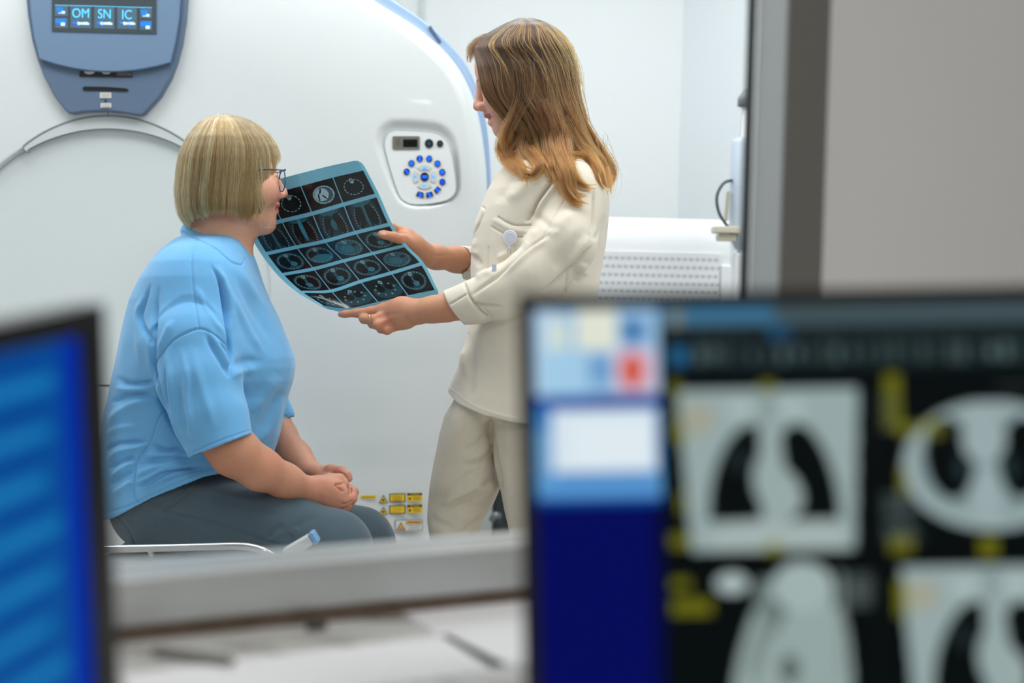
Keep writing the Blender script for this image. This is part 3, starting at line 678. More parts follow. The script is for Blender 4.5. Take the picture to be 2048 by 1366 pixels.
# ---- warning labels low on the cover
m_yel = mat('yellow label', (246, 205, 32), .5); m_yel2 = mat('orange yellow label', (240, 176, 30), .5); m_blk = mat('black label print', (40, 38, 34), .6); m_olive = mat('olive label print', (160, 134, 30), .6); m_lw = mat('white label', (226, 226, 222), .5); m_lg = mat('grey label outline', (150, 152, 156), .5)
GR = [0]
def lz(zx, zy): return (700 + zx / 6.0235, 960 + zy / 6.0235)
def lrect(b, x0, y0, x1, y1, o=-.001, th=.0006, m=0):
    a, c = lz(x0, y0), lz(x1, y1); of = GR[0]; sk = -.02
    b.prism(GA([(a[0], a[1]), (c[0], a[1] + sk * (c[0] - a[0])), (c[0], c[1] + sk * (c[0] - a[0])), (a[0], c[1])], of + o), (0, -th, 0), m)
def ltri(b, cx, top, bot, hw, o=-.001, th=.0006, m=0):
    of = GR[0]; b.prism(GA([lz(cx, top), lz(cx + hw, bot), lz(cx - hw, bot)], of + o), (0, -th, 0), m)
def gset(x):
    global GOF
    GOF = GR[0] = goff(*lz(x, 300)) 
gset(126); b = MB(); lrect(b, 126, 188, 318, 228); L0 = b.build('warning_label', m_yel, gan); tag(L0, 'narrow yellow warning label')
b = MB(); [lrect(b, 140 + k * 23, 200, 156 + k * 23, 216, -.0017, .0003) for k in range(7)]; b.build('label_print', m_olive, L0)
for (y0, hd) in ((176, 'black'), (318, 'navy')):
    gset(345); b = MB(); ltri(b, 400, y0 + 8, y0 + 108, 55); L1 = b.build('warning_label', m_blk, gan); tag(L1, 'triangular yellow warning label with black edge')
    b = MB(); ltri(b, 400, y0 + 26, y0 + 100, 41, -.0017, .0003); b.build('label_field', m_yel, L1)
    b = MB(); b.prism(GA([lz(400 + 12 * math.cos(t), y0 + 72 + 12 * math.sin(t)) for t in np.linspace(0, 6.28, 10, endpoint=False)], GOF - .0021), (0, -.0003, 0))
    for k in range(8): 
        a = k * math.pi / 4; b.prism(GA([lz(400 + 20 * math.cos(a - .12), y0 + 72 + 20 * math.sin(a - .12)), lz(400 + 20 * math.cos(a + .12), y0 + 72 + 20 * math.sin(a + .12)), lz(400, y0 + 72)], GOF - .0021), (0, -.0003, 0))
    b.build('label_print', m_blk, L1)
    gset(470); b = MB(); lrect(b, 470, y0 - 2, 664, y0 + 100); L2 = b.build('warning_label', m_blk, gan); tag(L2, 'rectangular yellow warning label with black edge')
    b = MB(); lrect(b, 482, y0 + 8, 652, y0 + 90, -.0017, .0003); b.build('label_field', m_yel, L2)
    b = MB(); [lrect(b, 500 + (k % 2) * 14, y0 + 22 + k * (12 if hd == 'black' else 22), 634 - (k % 3) * 10, y0 + 26 + k * (12 if hd == 'black' else 22), -.0021, .0003) for k in range(6 if hd == 'black' else 3)]; b.build('label_print', m_olive, L2)
    gset(684); b = MB(); lrect(b, 684, y0 - 4, 864, y0 + 96); L3 = b.build('warning_label', m_yel, gan); tag(L3, 'yellow warning label with a dark header')
    b = MB(); lrect(b, 684, y0 - 4, 864, y0 + 24, -.0017, .0003); b.prism(GA([lz(716 + 15 * math.cos(t), y0 + 62 + 15 * math.sin(t)) for t in np.linspace(0, 6.28, 12, endpoint=False)], GOF - .0017), (0, -.0003, 0)); b.build('label_print', m_blk, L3)
    b = MB(); [lrect(b, 752, y0 + 38 + k * 12, 846, y0 + 42 + k * 12, -.0017, .0003) for k in range(4)]; b.build('label_print', m_olive, L3)
    tc_ = lz(774, y0 + 8); text('DANGER', tc_[0], tc_[1], 2.9, m_yel, L3, GOF - .0016, 'label_text', wscale=1.15)
gset(536); b = MB(); lrect(b, 536, 492, 874, 636); L4 = b.build('warning_label', m_lg, gan); tag(L4, 'white and orange caution label with grey edge')
b = MB(); lrect(b, 548, 502, 864, 628, -.0017, .0003); b.build('label_field', m_lw, L4)
b = MB(); lrect(b, 672, 504, 862, 540, -.0021, .0003); b.build('label_header', m_yel2, L4)
b = MB(); ltri(b, 609, 518, 618, 56, -.0021, .0003); b.build('label_edge', m_blk, L4)
b = MB(); ltri(b, 609, 536, 611, 43, -.0025, .0003); b.build('label_sign', m_yel2, L4)
b = MB(); lrect(b, 590, 584, 632, 600, -.0029, .0003); lrect(b, 666, 504, 669, 628, -.0021, .0003); [lrect(b, 690 + (k % 2) * 20, 552 + k * 26, 850 - (k % 2) * 20, 560 + k * 26, -.0021, .0003) for k in range(3)]; b.build('label_print', m_lg, L4)
tc_ = lz(767, 520); text('CAUTION', tc_[0], tc_[1], 3.6, m_blk, L4, GOF - .0022, 'label_text', wscale=1.15)
gset(400); b = MB(); lrect(b, 400, 494, 462, 560); tag(b.build('warning_label', m_yel, gan), 'small yellow label behind the knee')
# ------------------------------------------------------------------ patient table
ZTB = P(330, 1098, 3.0)[2]
tb = empty('patient_table', (P(400, 1090, 3.0)[0], 3.2, 0), 'white patient table with metal side rail under the seated person', 'table')
m_tab = mat('white table plastic', (214, 218, 218), .4); m_steel = mat('brushed metal rail', (205, 208, 210), .22, .9)
xa, xb = P(205, 1090, 3.0)[0], P(585, 1090, 3.0)[0]
def rr(x0, y0, x1, y1, r, z, n=8):
    pts = []
    for cx, cy, s0 in ((x1 - r, y0 + r, -90), (x1 - r, y1 - r, 0), (x0 + r, y1 - r, 90), (x0 + r, y0 + r, 180)):
        for t in np.linspace(0, 90, n): pts.append((cx + r * math.cos(math.radians(s0 + t)), cy + r * math.sin(math.radians(s0 + t)), z))
    return np.array(pts)
b = MB(); b.prism(rr(xa, 2.84, xb, 3.70, .06, ZTB - .085), (0, 0, .045)); o = b.build('cradle', m_tab, tb); bevel(o, .012)
b = MB(); b.prism(rr(xa + .02, 2.86, xb - .02, 3.69, .05, ZTB - .04), (0, 0, .038)); o = b.build('pad', mat('grey table pad', (150, 156, 158), .6), tb); bevel(o, .012)
b = MB(); b.prism(rr(xa + .05, 3.0, xb - .05, 3.69, .04, .06), (0, 0, ZTB - .155)); o = b.build('lift_column', m_tab, tb); bevel(o, .02)
b = MB(); b.prism(rr(xa - .02, 2.95, xb + .02, 3.69, .06, 0), (0, 0, .07)); o = b.build('foot_base', m_tab, tb); bevel(o, .02)
b = MB(); z_ = P(400, 1094, 2.74)[2]
pts = [P(130, 1099, 2.74), P(230, 1098, 2.74), P(400, 1094, 2.74), P(470, 1092, 2.74), P(505, 1095, 2.74), P(535, 1105, 2.74), P(560, 1122, 2.76), P(566, 1140, 2.84)]
b.tube(spl(pts, 40), .0075, 12); b.tube([P(300, 1098, 2.74), P(305, 1115, 2.86)], .006, 8); b.build('side_rail', m_steel, tb, smooth=True)
b = MB(); c = P(597, 1092, 2.78); ax = np.array([[math.cos(.55), 0, math.sin(.55)], [0, 1, 0], [-math.sin(.55), 0, math.cos(.55)]]); b.box(c, (.062, .03, .022), ax); o = b.build('rail_bracket', mat('white bracket', (205, 210, 212), .35), tb); bevel(o, .005)
b = MB(); b.box(c + ax[0] * .036, (.012, .034, .026), ax); o = b.build('bracket_cap', mat('blue plastic cap', (120, 165, 210), .3), tb); bevel(o, .004)
# ------------------------------------------------------------------ people: shared helpers
def axis_rot(ax, a):
    return np.array(Matrix.Rotation(a, 3, Vector([float(v) for v in ax])))
class Head:
    """a head in its own frame (x forward, y to its left, z up; metres) placed in the camera frame"""
    def __init__(s, anchor_local, anchor_cam, fwd, tilt_up, scale=1.0):
        f = np.asarray(fwd, float); f /= np.linalg.norm(f); u = np.asarray(tilt_up, float); u = u - f * (u @ f); u /= np.linalg.norm(u)
        # camera frame is (right, up, depth): left-handed, so left = f x u flips sign
        l = np.cross(f, u); s.R = np.stack([f, l, u]); s.k = scale; s.o = np.asarray(anchor_cam) - (np.asarray(anchor_local) * scale) @ s.R
    def p(s, x, y, z): return s.o + (np.array([x, y, z]) * s.k) @ s.R
    def local(s, V): return ((V - s.o) @ s.R.T) / s.k
def sculpt_head(fd, H, mouth=.004):
    k = H.k
    E = lambda c, r, kk=.012, mode='add', R=None: fd.ell(H.p(*c), np.array(r) * k, kk, mode, H.R if R is None else R @ H.R)
    C = lambda a, b, ra, rb, kk=.01, mode='add', sq=None: fd.cone(H.p(*a), H.p(*b), ra * k, rb * k, kk, mode, sq)
    E((-.004, 0, .031), (.088, .070, .079)); E((.034, 0, .040), (.056, .060, .052), .02)
    E((.030, 0, -.030), (.058, .056, .070), .02)
    for y in (-1, 1):
        C((-.008, y * .054, -.040), (.022, y * .048, -.074), .018, .017, .02); C((.022, y * .046, -.074), (.070, y * .012, -.093), .017, .013, .02)
        E((.058, y * .036, -.026), (.026, .022, .026), .02)
        E((.020, y * .052, -.02), (.035, .018, .035), .02)
    E((.077, 0, -.091), (.0165, .020, .015), .014)
    C((.04, 0, -.082), (.070, 0, -.093), .022, .016, .02)
    E((.072, 0, -.052), (.024, .028, .029), .016); E((.066, 0, -.074), (.024, .026, .018), .016)
    for y in (-1, 1):
        C((.083, y * .008, .020), (.068, y * .042, .021), .0085, .008, .012)
        E((.099, y * .031, .002), (.017, .0165, .0115), .010, 'cut')
        E((.0755, y * .031, .003), (.0135, .0145, .0125), .005)
        C((.085, y * .020, .0085), (.085, y * .042, .0075), .0035, .0030, .004)
        C((.0855, y * .020, -.0035), (.084, y * .042, -.0035), .0032, .0028, .004)
        E((.064, y * .036, -.026), (.026, .022, .026), .02)
    C((.088, 0, .016), (.107, 0, -.018), .0078, .0088, .012); E((.1095, 0, -.0262), (.0112, .0112, .0098), .009)
    for y in (-1, 1):
        E((.0995, y * .0135, -.0305), (.0125, .0072, .0082), .007); E((.1050, y * .0066, -.0378), (.0052, .0034, .0030), .003, 'cut')
        # lips
        C((.0985, 0, -.0515), (.0965, y * .008, -.0505), .0050, .0052, .004); C((.0965, y * .008, -.0505), (.0805, y * .0235, -.0565), .0052, .0030, .004)
        C((.0950, 0, -.0600 - mouth), (.0930, y * .010, -.0600 - mouth), .0058, .0056, .004); C((.0930, y * .010, -.0600 - mouth), (.0800, y * .0225, -.0575 - mouth * .3), .0056, .003, .004)
        fd.cone(H.p(.1065, 0, -.0558 - mouth * .5), H.p(.086, y * .020, -.0570 - mouth * .4), (.0012 + mouth * .45) * k, .0012 * k, .0015, 'cut')
        # ear
        E((-.004, y * .072, -.004), (.017, .008, .030), .006, R=axis_rot((0, 0, 1), y * .35)); E((.001, y * .080, .002), (.009, .005, .017), .004, 'cut')
    C((.0960, 0, -.045), (.1000, 0, -.036), .0040, .0045, .008)
def head_colors(H, V, skin, lip, cheek):
    L = H.local(V); c = np.tile(np.array(skin, float), (len(V), 1))
    def blob(ctr, r, colr, a):
        d = (((L - np.array(ctr)) / np.array(r)) ** 2).sum(1); w = (a * np.exp(-d))[:, None]; c[:] = c * (1 - w) + np.array(colr) * w
    for y in (-1, 1):
        blob((.068, y * .042, -.026), (.03, .022, .022), cheek, .55); blob((.1, y * .012, -.031), (.012, .009, .01), cheek, .5)
        blob((0, y * .078, 0), (.02, .012, .03), cheek, .6)
    blob((.112, 0, -.028), (.010, .012, .010), cheek, .6); blob((.075, 0, -.092), (.015, .02, .012), cheek, .3)
    d = np.abs(L[:, 2] + .0575 + 0) ; m = (L[:, 0] > .0805) & (np.abs(L[:, 1]) < .024)
    w = np.clip(1.35 - (d / (.0098 - .0045 * (np.abs(L[:, 1]) / .024) ** 2)) ** 4, 0, 1) * m; c[:] = c * (1 - w[:, None]) + np.array(lip) * w[:, None]
    return c
def skin_mat(name):
    m = mat(name, (200, 150, 130), .48, spec=.4, colattr='Col', bump=.12, bscale=900, sss=.12)
    nt = m.node_tree; b = nt.nodes['Principled BSDF']; n = nt.nodes.new('ShaderNodeTexNoise'); n.inputs['Scale'].default_value = 330; n.inputs['Detail'].default_value = 5
    n2 = nt.nodes.new('ShaderNodeTexNoise'); n2.inputs['Scale'].default_value = 18; n2.inputs['Detail'].default_value = 3
    tc = nt.nodes.new('ShaderNodeTexCoord'); nt.links.new(tc.outputs['Object'], n.inputs[0]); nt.links.new(tc.outputs['Object'], n2.inputs[0])
    src = b.inputs['Base Color'].links[0].from_socket
    mr = nt.nodes.new('ShaderNodeMapRange'); mr.inputs['From Min'].default_value = .56; mr.inputs['From Max'].default_value = .76; mr.inputs['To Max'].default_value = .4; nt.links.new(n.outputs['Fac'], mr.inputs['Value'])
    mx = nt.nodes.new('ShaderNodeMix'); mx.data_type = 'RGBA'; nt.links.new(mr.outputs[0], mx.inputs[0]); nt.links.new(src, mx.inputs[6]); mx.inputs[7].default_value = (*lin((165, 98, 68)), 1)
    mr2 = nt.nodes.new('ShaderNodeMapRange'); mr2.inputs['From Min'].default_value = .4; mr2.inputs['From Max'].default_value = .7; mr2.inputs['To Max'].default_value = .28; nt.links.new(n2.outputs['Fac'], mr2.inputs['Value'])
    mx2 = nt.nodes.new('ShaderNodeMix'); mx2.data_type = 'RGBA'; nt.links.new(mr2.outputs[0], mx2.inputs[0]); nt.links.new(mx.outputs[2], mx2.inputs[6]); mx2.inputs[7].default_value = (*lin((206, 122, 104)), 1)
    nt.links.new(mx2.outputs[2], b.inputs['Base Color']); return m, mr
def cloth_mat(name, rgb, fuzz=.3, wv=.12, rough=.85):
    return mat(name, rgb, rough, spec=.2, bump=wv, bscale=700, noise=.025, nscale=60, sheen=fuzz)
def hair_obj(name, strands, rad, mats, parent, tip=.35):
    """strands: list of (n,3) world arrays"""
    hc = bpy.data.hair_curves.new(name); sizes = [len(s) for s in strands]; hc.add_curves(sizes)
    P_ = np.concatenate(strands).astype(np.float32); hc.points.foreach_set('position', P_.ravel())
    r = np.concatenate([rad * np.clip(np.linspace(1.15, tip, n) , 0, 1) * (np.linspace(.6, 1, n) * 0 + 1) for n in sizes]).astype(np.float32)
    at = hc.attributes.get('radius') or hc.attributes.new('radius', 'FLOAT', 'POINT'); at.data.foreach_set('value', r)
    return hc
def hair_mat(name, cols, rough=.38):
    """cols: dark..light strand colours; the shade differs from strand to strand and towards the tips"""
    m = bpy.data.materials.new(name); m.use_nodes = True; nt = m.node_tree; nt.nodes.clear(); out = nt.nodes.new('ShaderNodeOutputMaterial')
    h = nt.nodes.new('ShaderNodeBsdfHairPrincipled'); h.parametrization = 'COLOR'; h.inputs['Roughness'].default_value = rough; h.inputs['Radial Roughness'].default_value = .5
    a = nt.nodes.new('ShaderNodeVertexColor'); a.layer_name = 'Col'; nt.links.new(a.outputs['Color'], h.inputs['Color']); nt.links.new(h.outputs[0], out.inputs[0]); return m
def add_hair(name, strands, cols, rad, material, parent, tip=.3):
    hc = hair_obj(name, strands, rad, None, None, tip)
    a = hc.attributes.new('Col', 'FLOAT_COLOR', 'POINT'); c = np.ones((sum(len(s) for s in strands), 4), np.float32); c[:, :3] = np.concatenate(cols); a.data.foreach_set('color', c.ravel())
    hc.materials.append(material); o = bpy.data.objects.new(name, hc); COL.objects.link(o)
    if parent is not None:
        o.parent = parent; off = Vector((0, 0, 0)); q = parent
        while q is not None: off += Vector(q.location); q = q.parent
        o.location = -off
    return o
def mkmesh(name, V, F, mats, parent):    # camera-frame vertices; the camera frame is left-handed, so flip
    return mesh_np(name, W(V), F[:, ::-1], mats, parent)

def mkfield(x0, y0, x1, y1, q0, q1, h):
    c = np.array([Q(x, y, qq) for x in (x0, x1) for y in (y0, y1) for qq in (q0, q1)]); return Field(c.min(0), c.max(0), h)
def film_q(u, v):                                        # depth of the film sheet behind the people's plane, photo pixels
    return 14 + 120 * (1 - u) * (1 - .72 * v ** 1.6) + 22 * np.sin(math.pi * v) * (1 - .4 * u) - 14 * v
# ================================================================== seated person
lady = empty('person', P(340, 1100, D0), 'seated person with blond bob, light blue top and grey trousers, hands clasped in the lap', 'person')
m_skin, _fk = skin_mat('fair freckled skin')
SK1 = np.array(lin3(0) if False else lin((222, 176, 158)))
def lin3_(c): return np.array(lin(c))
yaw = math.radians(24); HL = Head((.120, 0, -.0275), Q(574.5, 389, 44), (math.cos(yaw), -.0, math.sin(yaw)), (.03, 1, 0), 1.03)
hh = .0021
fd = mkfield(225, 1045, 725, 225, -320, 300, hh)
sculpt_head(fd, HL, .0035)
q = Q
# neck and shoulders
fd.chain([HL.p(-.035, 0, -.02), q(438, 462, 0), q(420, 520, 0)], [.056, .058, .066], .03)
fd.cone(HL.p(.02, 0, -.07), q(450, 490, 6), .040, .052, .03)
fd.chain([q(420, 560, 0), q(415, 700, 0), q(400, 860, 0)], [.10, .13, .13], .03)
fd.cone(q(400, 570, -120), q(400, 570, 120), .06, .06, .03)
# near arm
fd.chain([q(398, 610, -110), q(402, 760, -172), q(434, 868, -196)], [.045, .044, .043], .02)
fd.chain([q(436, 862, -196), q(468, 903, -188), q(520, 938, -160), q(570, 962, -120), q(618, 982, -80)], [.044, .0475, .0410, .0335, .0262], .02)
# far arm
fd.chain([q(420, 620, 110), q(485, 740, 170), q(536, 832, 188)], [.045, .045, .042], .02)
fd.chain([q(538, 838, 190), q(556, 875, 165), q(590, 915, 110), q(622, 946, 60)], [.044, .0410, .0350, .0265], .02)
# ---- hands: near hand (its right) over far hand
# near hand: back of the hand faces the camera, fingers curl around the other hand
fd.chain([q(618, 982, -80), q(640, 984, -72), q(672, 992, -58)], [.026, .030, .030], .012, sq=((.2, .2, 1), .62))
fd.cone(q(640, 972, -66), q(668, 972, -52), .020, .019, .012); fd.cone(q(650, 1000, -66), q(680, 1012, -54), .020, .016, .012)
# thumb side lump on top (thumb crosses over, pointing right/down)
fd.chain([q(636, 968, -56), q(660, 960, -50), q(680, 958, -44), q(690, 967, -46)], [.016, .0130, .0105, .0088], .008)
# index finger: knuckle, out and up to the curled tip
fd.chain([q(672, 994, -66), q(690, 1001, -62), q(704, 997, -52), q(708, 984, -40), q(700, 976, -24)], [.0135, .0118, .0105, .0098, .0085], .005)
fd.chain([q(674, 1008, -64), q(692, 1011, -56), q(700, 1006, -38), q(696, 996, -20)], [.0130, .0112, .0100, .0085], .004)
fd.chain([q(668, 1018, -60), q(686, 1020, -50), q(695, 1014, -32), q(688, 1004, -16)], [.0118, .0105, .0092, .008], .004)
fd.chain([q(660, 1022, -54), q(676, 1026, -42), q(684, 1020, -26)], [.0105, .0092, .0080], .004)
# far hand
fd.chain([q(622, 946, 60), q(642, 952, 32), q(668, 966, 2), q(676, 984, -16)], [.026, .0260, .0240, .02], .012, sq=((.1, .8, .5), .75))
fd.chain([q(644, 948, 26), q(662, 940, 8), q(682, 942, -8), q(694, 951, -14), q(698, 957, -16)], [.0150, .0125, .0105, .0095, .0080], .005)      # thumb
fd.chain([q(664, 972, -10), q(682, 980, -30), q(692, 983, -32), q(690, 974, -38)], [.014, .0115, .0100, .009], .004)       # fingers inside the grip
fd.chain([q(668, 984, -8), q(688, 992, -24), q(694, 990, -34)], [.012, .0105, .009], .004)
V, F = fd.mesh(); V = lap(V, F, 2, .5)
V = folds(V, F, [([(669, 968), (678, 976), (688, 985)], 2.4, -6), ([(690, 966), (678, 968), (669, 969)], 2.0, -5), ([(682, 1008), (692, 1008), (706, 1000)], 1.5, -3), ([(676, 1018), (688, 1018), (698, 1012)], 1.5, -3), ([(670, 1025), (684, 1025)], 1.5, -2.4), ([(700, 972), (701, 984), (697, 990)], 1.6, -4), ([(672, 944), (688, 950), (692, 960)], 1.6, -3), ([(654, 952), (664, 946), (672, 944)], 1.6, -2), ([(640, 985), (668, 1000)], 5, .6), ([(640, 995), (664, 1010)], 4, .5)])
skin_l, lip_l, chk = lin3_((220, 168, 142)), lin3_((186, 96, 88)), lin3_((224, 146, 126))
c = head_colors(HL, V, skin_l, lip_l, chk); px = pix(V)
hm = np.clip((px[:, 0] - 600) / 60, 0, 1) * (px[:, 1] > 900); c = c * (1 - .5 * hm[:, None]) + lin3_((212, 136, 112)) * .5 * hm[:, None]
am = (np.clip((px[:, 1] - 700) / 60, 0, 1) * np.clip((690 - px[:, 0]) / 110, 0, 1))[:, None] * .75; c = c * (1 - am) + lin3_((196, 136, 104)) * am
body = mkmesh('body', V, F, m_skin, lady); set_col(body, c)
# eyes
def eyes(H, parent, iris=(90, 110, 120)):
    for y in (-1, 1):
        V_ = []; b = MB(); n = 20; r = .0122 * H.k; ctr = H.p(.0742, y * .031, .003); fwd = H.R[0] * .97 + H.R[1] * (-y) * .0 - H.R[2] * .22; fwd /= np.linalg.norm(fwd)
        t = np.cross(fwd, H.R[1]); t /= np.linalg.norm(t); s_ = np.cross(fwd, t)
        for i in range(15):
            th = math.pi * i / 14
            for k in range(n): a = 2 * math.pi * k / n; V_.append(ctr + r * (fwd * math.cos(th) + math.sin(th) * (t * math.cos(a) + s_ * math.sin(a))))
        F_ = np.array([(i * n + k, (i + 1) * n + k, (i + 1) * n + (k + 1) % n, i * n + (k + 1) % n) for i in range(14) for k in range(n)]); mi = [2 if f // n < 1 else 1 if f // n < 3 else 0 for f in range(len(F_))]
        mesh_np('eye', W(np.array(V_)), F_, EYE, parent, matidx=mi)
EYE = [mat('eye white', (225, 220, 215), .15), mat('iris', (84, 100, 112), .15), mat('pupil', (8, 8, 8), .1)]
eyes(HL, lady)
# ---- hair: bob. A point on the hair shell: th = azimuth (0 = away to the right/front, going round by the camera), py = height
LR = np.array([  # py, left, right, q half
 (229, 440, 456, 8), (233, 420, 478, 34), (240, 404, 500, 52), (252, 390, 520, 68), (270, 375, 540, 80), (290, 365, 554, 86), (310, 357, 560, 90), (340, 352, 560, 92), (380, 348.5, 556, 92), (410, 352, 550, 90), (430, 357, 545, 86), (450, 368, 540, 80), (462, 380, 530, 74)], float)
def shell(th, py, k=1.0):
    l = np.interp(py, LR[:, 0], LR[:, 1]); r = np.interp(py, LR[:, 0], LR[:, 2]); b = np.interp(py, LR[:, 0], LR[:, 3]); xc = (l + r) / 2; a = (r - l) / 2
    x = xc + a * k * np.cos(th); qq = -b * k * np.sin(th) * 1.02 - 4 + .40 * (x - xc); return x, qq
def Qv(x, y, q_):
    d = D0 + q_ * S; return np.stack([(x - 1024) / FPX * d, -(y - 683) / FPX * d, d], -1)
g = np.random.default_rng(11)
Y0 = -24 * math.pi / 180
def end_py(th):                         # where the strands end, by azimuth
    a = (np.degrees(th) + 360) % 360    # 0 front(right), 90 camera, 180 back, 270 far
    A = np.array([0, 14, 26, 34, 45, 60, 75, 90, 110, 130, 150, 165, 180, 200, 230, 262, 275, 300, 330, 360]); E = np.array([312, 316, 340, 408, 436, 438, 430, 424, 424, 430, 440, 449, 450, 448, 440, 436, 330, 312, 310, 312])
    return np.interp(a, A, E)
NS = 15000; th0 = g.uniform(0, 2 * math.pi, NS); strands = []; cols = []
layer = g.random(NS) ** .6; nz1 = g.normal(0, 1, NS); nz2 = g.normal(0, 1, NS); ncl = 260; cth = np.sort(g.uniform(0, 2 * math.pi, ncl)); cl_off = g.normal(0, .02, ncl); cl_sh = g.random(ncl)
DK, MDc, LT = lin3_((84, 58, 28)), lin3_((176, 136, 80)), lin3_((228, 196, 138))
n = 18
for i in range(NS):
    th = th0[i]; ci = np.argmin(np.abs(cth - th)); yend = float(end_py(th)) + nz1[i] * 4.5 + cl_off[ci] * 190
    ytop = 229 + 5 * g.random() + (0 if layer[i] > .35 else 60 * g.random()); t = np.linspace(0, 1, n); py = ytop + (yend - ytop) * t ** 1.0
    py = ytop + (yend - ytop) * (t * .75 + .25 * t ** 2)
    mixc = .75 * t ** 1.3; tt = th * (1 - mixc) + (cth[ci] + cl_off[ci]) * mixc + .03 * nz2[i] * t + .018 * np.sin(t * 5 + nz1[i] * 3)
    k = .925 + .075 * layer[i] + .012 * np.sin(t * 7 + nz2[i]) * t; k = k - .10 * np.clip((py - 405) / 50, 0, 1) ** 1.5 * (np.cos(th) > -.75) - .015 * (np.clip((py - 430) / 20, 0, 1))
    if g.random() < .03: k = k + .05 * t * g.random()
    x, qq = shell(tt, py, k)
    strands.append(W(Qv(x, py, qq)))
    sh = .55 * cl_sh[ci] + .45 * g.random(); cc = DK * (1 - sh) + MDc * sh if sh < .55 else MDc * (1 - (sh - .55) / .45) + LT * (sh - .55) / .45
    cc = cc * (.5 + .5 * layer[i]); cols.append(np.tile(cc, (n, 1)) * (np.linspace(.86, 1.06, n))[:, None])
# loose wisps over the cheek and a few flyaways
for i in range(46):
    x0_ = g.uniform(500, 522); y0_ = g.uniform(300, 380); t = np.linspace(0, 1, n); L_ = g.uniform(70, 135); bend = g.uniform(4, 34) * (1 if g.random() > .3 else -.4)
    xs = x0_ + bend * t ** 1.7 + 2 * np.sin(t * 6 + i); ys = y0_ + L_ * t; yy_ = np.minimum(ys, 455)
    strands.append(W(Qv(xs, yy_, -62 + 14 * t + 0 * t))); cols.append(np.tile(MDc * 1.1, (n, 1)))
for i in range(60):
    a = g.uniform(-.9, .9); t = np.linspace(0, 1, n); xs = 447 + 70 * a + (20 * a + g.normal(0, 6)) * t; ys = 232 + 26 * abs(a) ** 1.6 - 7 * np.sin(t * 3.0) * g.random() + 26 * abs(a) * t; strands.append(W(Qv(xs, ys, g.uniform(-40, 30) + 0 * t))); cols.append(np.tile(LT, (n, 1)))
# scalp cap under the strands
th = np.linspace(0, 2 * math.pi, 97)[:-1]; rows = []; vs = np.linspace(0, 1, 40)
ep = end_py(th) - 6
for v in vs:
    py = 234 + (ep - 234) * v; x, qq = shell(th, py - 4 * (1 - v), np.where(py > 405, .92 - .10 * np.clip((py - 405) / 50, 0, 1) ** 1.5 * (np.cos(th) > -.75), .92)); rows.append(Qv(x, py, qq))
rows = np.array(rows).reshape(-1, 3); idx = np.arange(40 * 96).reshape(40, 96)
F = np.stack([idx[:-1].ravel(), np.roll(idx, -1, 1)[:-1].ravel(), np.roll(idx, -1, 1)[1:].ravel(), idx[1:].ravel()], 1)
m_cap = mat('blond hair base', (132, 98, 56), .6, bump=.3, bscale=300, noise=.15, nscale=80)
hair = mkmesh('hair', rows, F[:, ::-1], m_cap, lady)
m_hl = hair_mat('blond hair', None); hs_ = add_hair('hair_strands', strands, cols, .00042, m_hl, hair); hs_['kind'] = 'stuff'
# ---- glasses
m_gl = mat('dark blue spectacle frame', (22, 58, 104), .3); m_gl2 = mat('teal spectacle rim', (30, 108, 150), .3)
spx = empty('eyeglasses', W(HL.p(.10, 0, .0)), 'blue framed glasses worn by the seated person with the blond bob', 'glasses')
m_lens = bpy.data.materials.new('spectacle lens'); m_lens.use_nodes = True; nt = m_lens.node_tree; nt.nodes.clear()
o_ = nt.nodes.new('ShaderNodeOutputMaterial'); mx = nt.nodes.new('ShaderNodeMixShader'); tr = nt.nodes.new('ShaderNodeBsdfTransparent'); gl = nt.nodes.new('ShaderNodeBsdfGlossy'); gl.inputs['Roughness'].default_value = .03; mx.inputs[0].default_value = .12; tr.inputs[0].default_value = (.93, .97, .98, 1)
nt.links.new(tr.outputs[0], mx.inputs[1]); nt.links.new(gl.outputs[0], mx.inputs[2]); nt.links.new(mx.outputs[0], o_.inputs[0])
def lens_loop(y, n=28):
    pts = []
    for t in np.linspace(0, 2 * math.pi, n, endpoint=False):
        c_, s_ = math.cos(t), math.sin(t); r = 1 / (abs(c_) ** 2.6 + abs(s_) ** 2.6) ** (1 / 2.6); yy = .0265 * c_ * r; zz = .0215 * s_ * r
        if zz < 0: yy *= 1 - .25 * (zz / .0215) ** 2
        pts.append(HL.p(.1015 - .10 * abs(yy + y * .0315) * .25 - .0 * zz, y * .0315 + yy * 1.0, -.002 + zz - .001))
    return np.array(pts)
for y in (-1, 1):
    lp = lens_loop(y); b = MB(); b.tube(W(lp), .0014, 8, closed=True); b.build('rim', m_gl2, spx, smooth=True)
    b = MB(); top = [HL.p(.1015 - .25 * .10 * abs(y * .0315 + yy), y * .0315 + yy, .0185) for yy in np.linspace(-.026, .026, 8)]; b.tube(W(np.array(top)), .0017, 8); b.build('brow_bar', m_gl, spx, smooth=True)
    tp = [HL.p(.1015 - .025 * .058, y * .0585, .0165), HL.p(.094, y * .0625, .0165), HL.p(.06, y * .071, .0155), HL.p(.02, y * .078, .012), HL.p(-.005, y * .08, .008), HL.p(-.02, y * .078, -.012)]
    b = MB(); b.tube(W(spl(tp, 24)), .0014, 8); b.build('temple_arm', m_gl, spx, smooth=True)
    mgl = m_lens; ctr = lp.mean(0); b = MB(); b.add(W(np.vstack([lp, ctr[None]])), [(k, (k + 1) % 28, 28) for k in range(28)]); b.build('lens', mgl, spx)
br = [HL.p(.1005, .006, .004), HL.p(.104, .0, .007), HL.p(.1005, -.006, .004)]; b = MB(); b.tube(W(spl(br, 10)), .0014, 8); b.build('bridge', m_gl, spx, smooth=True)
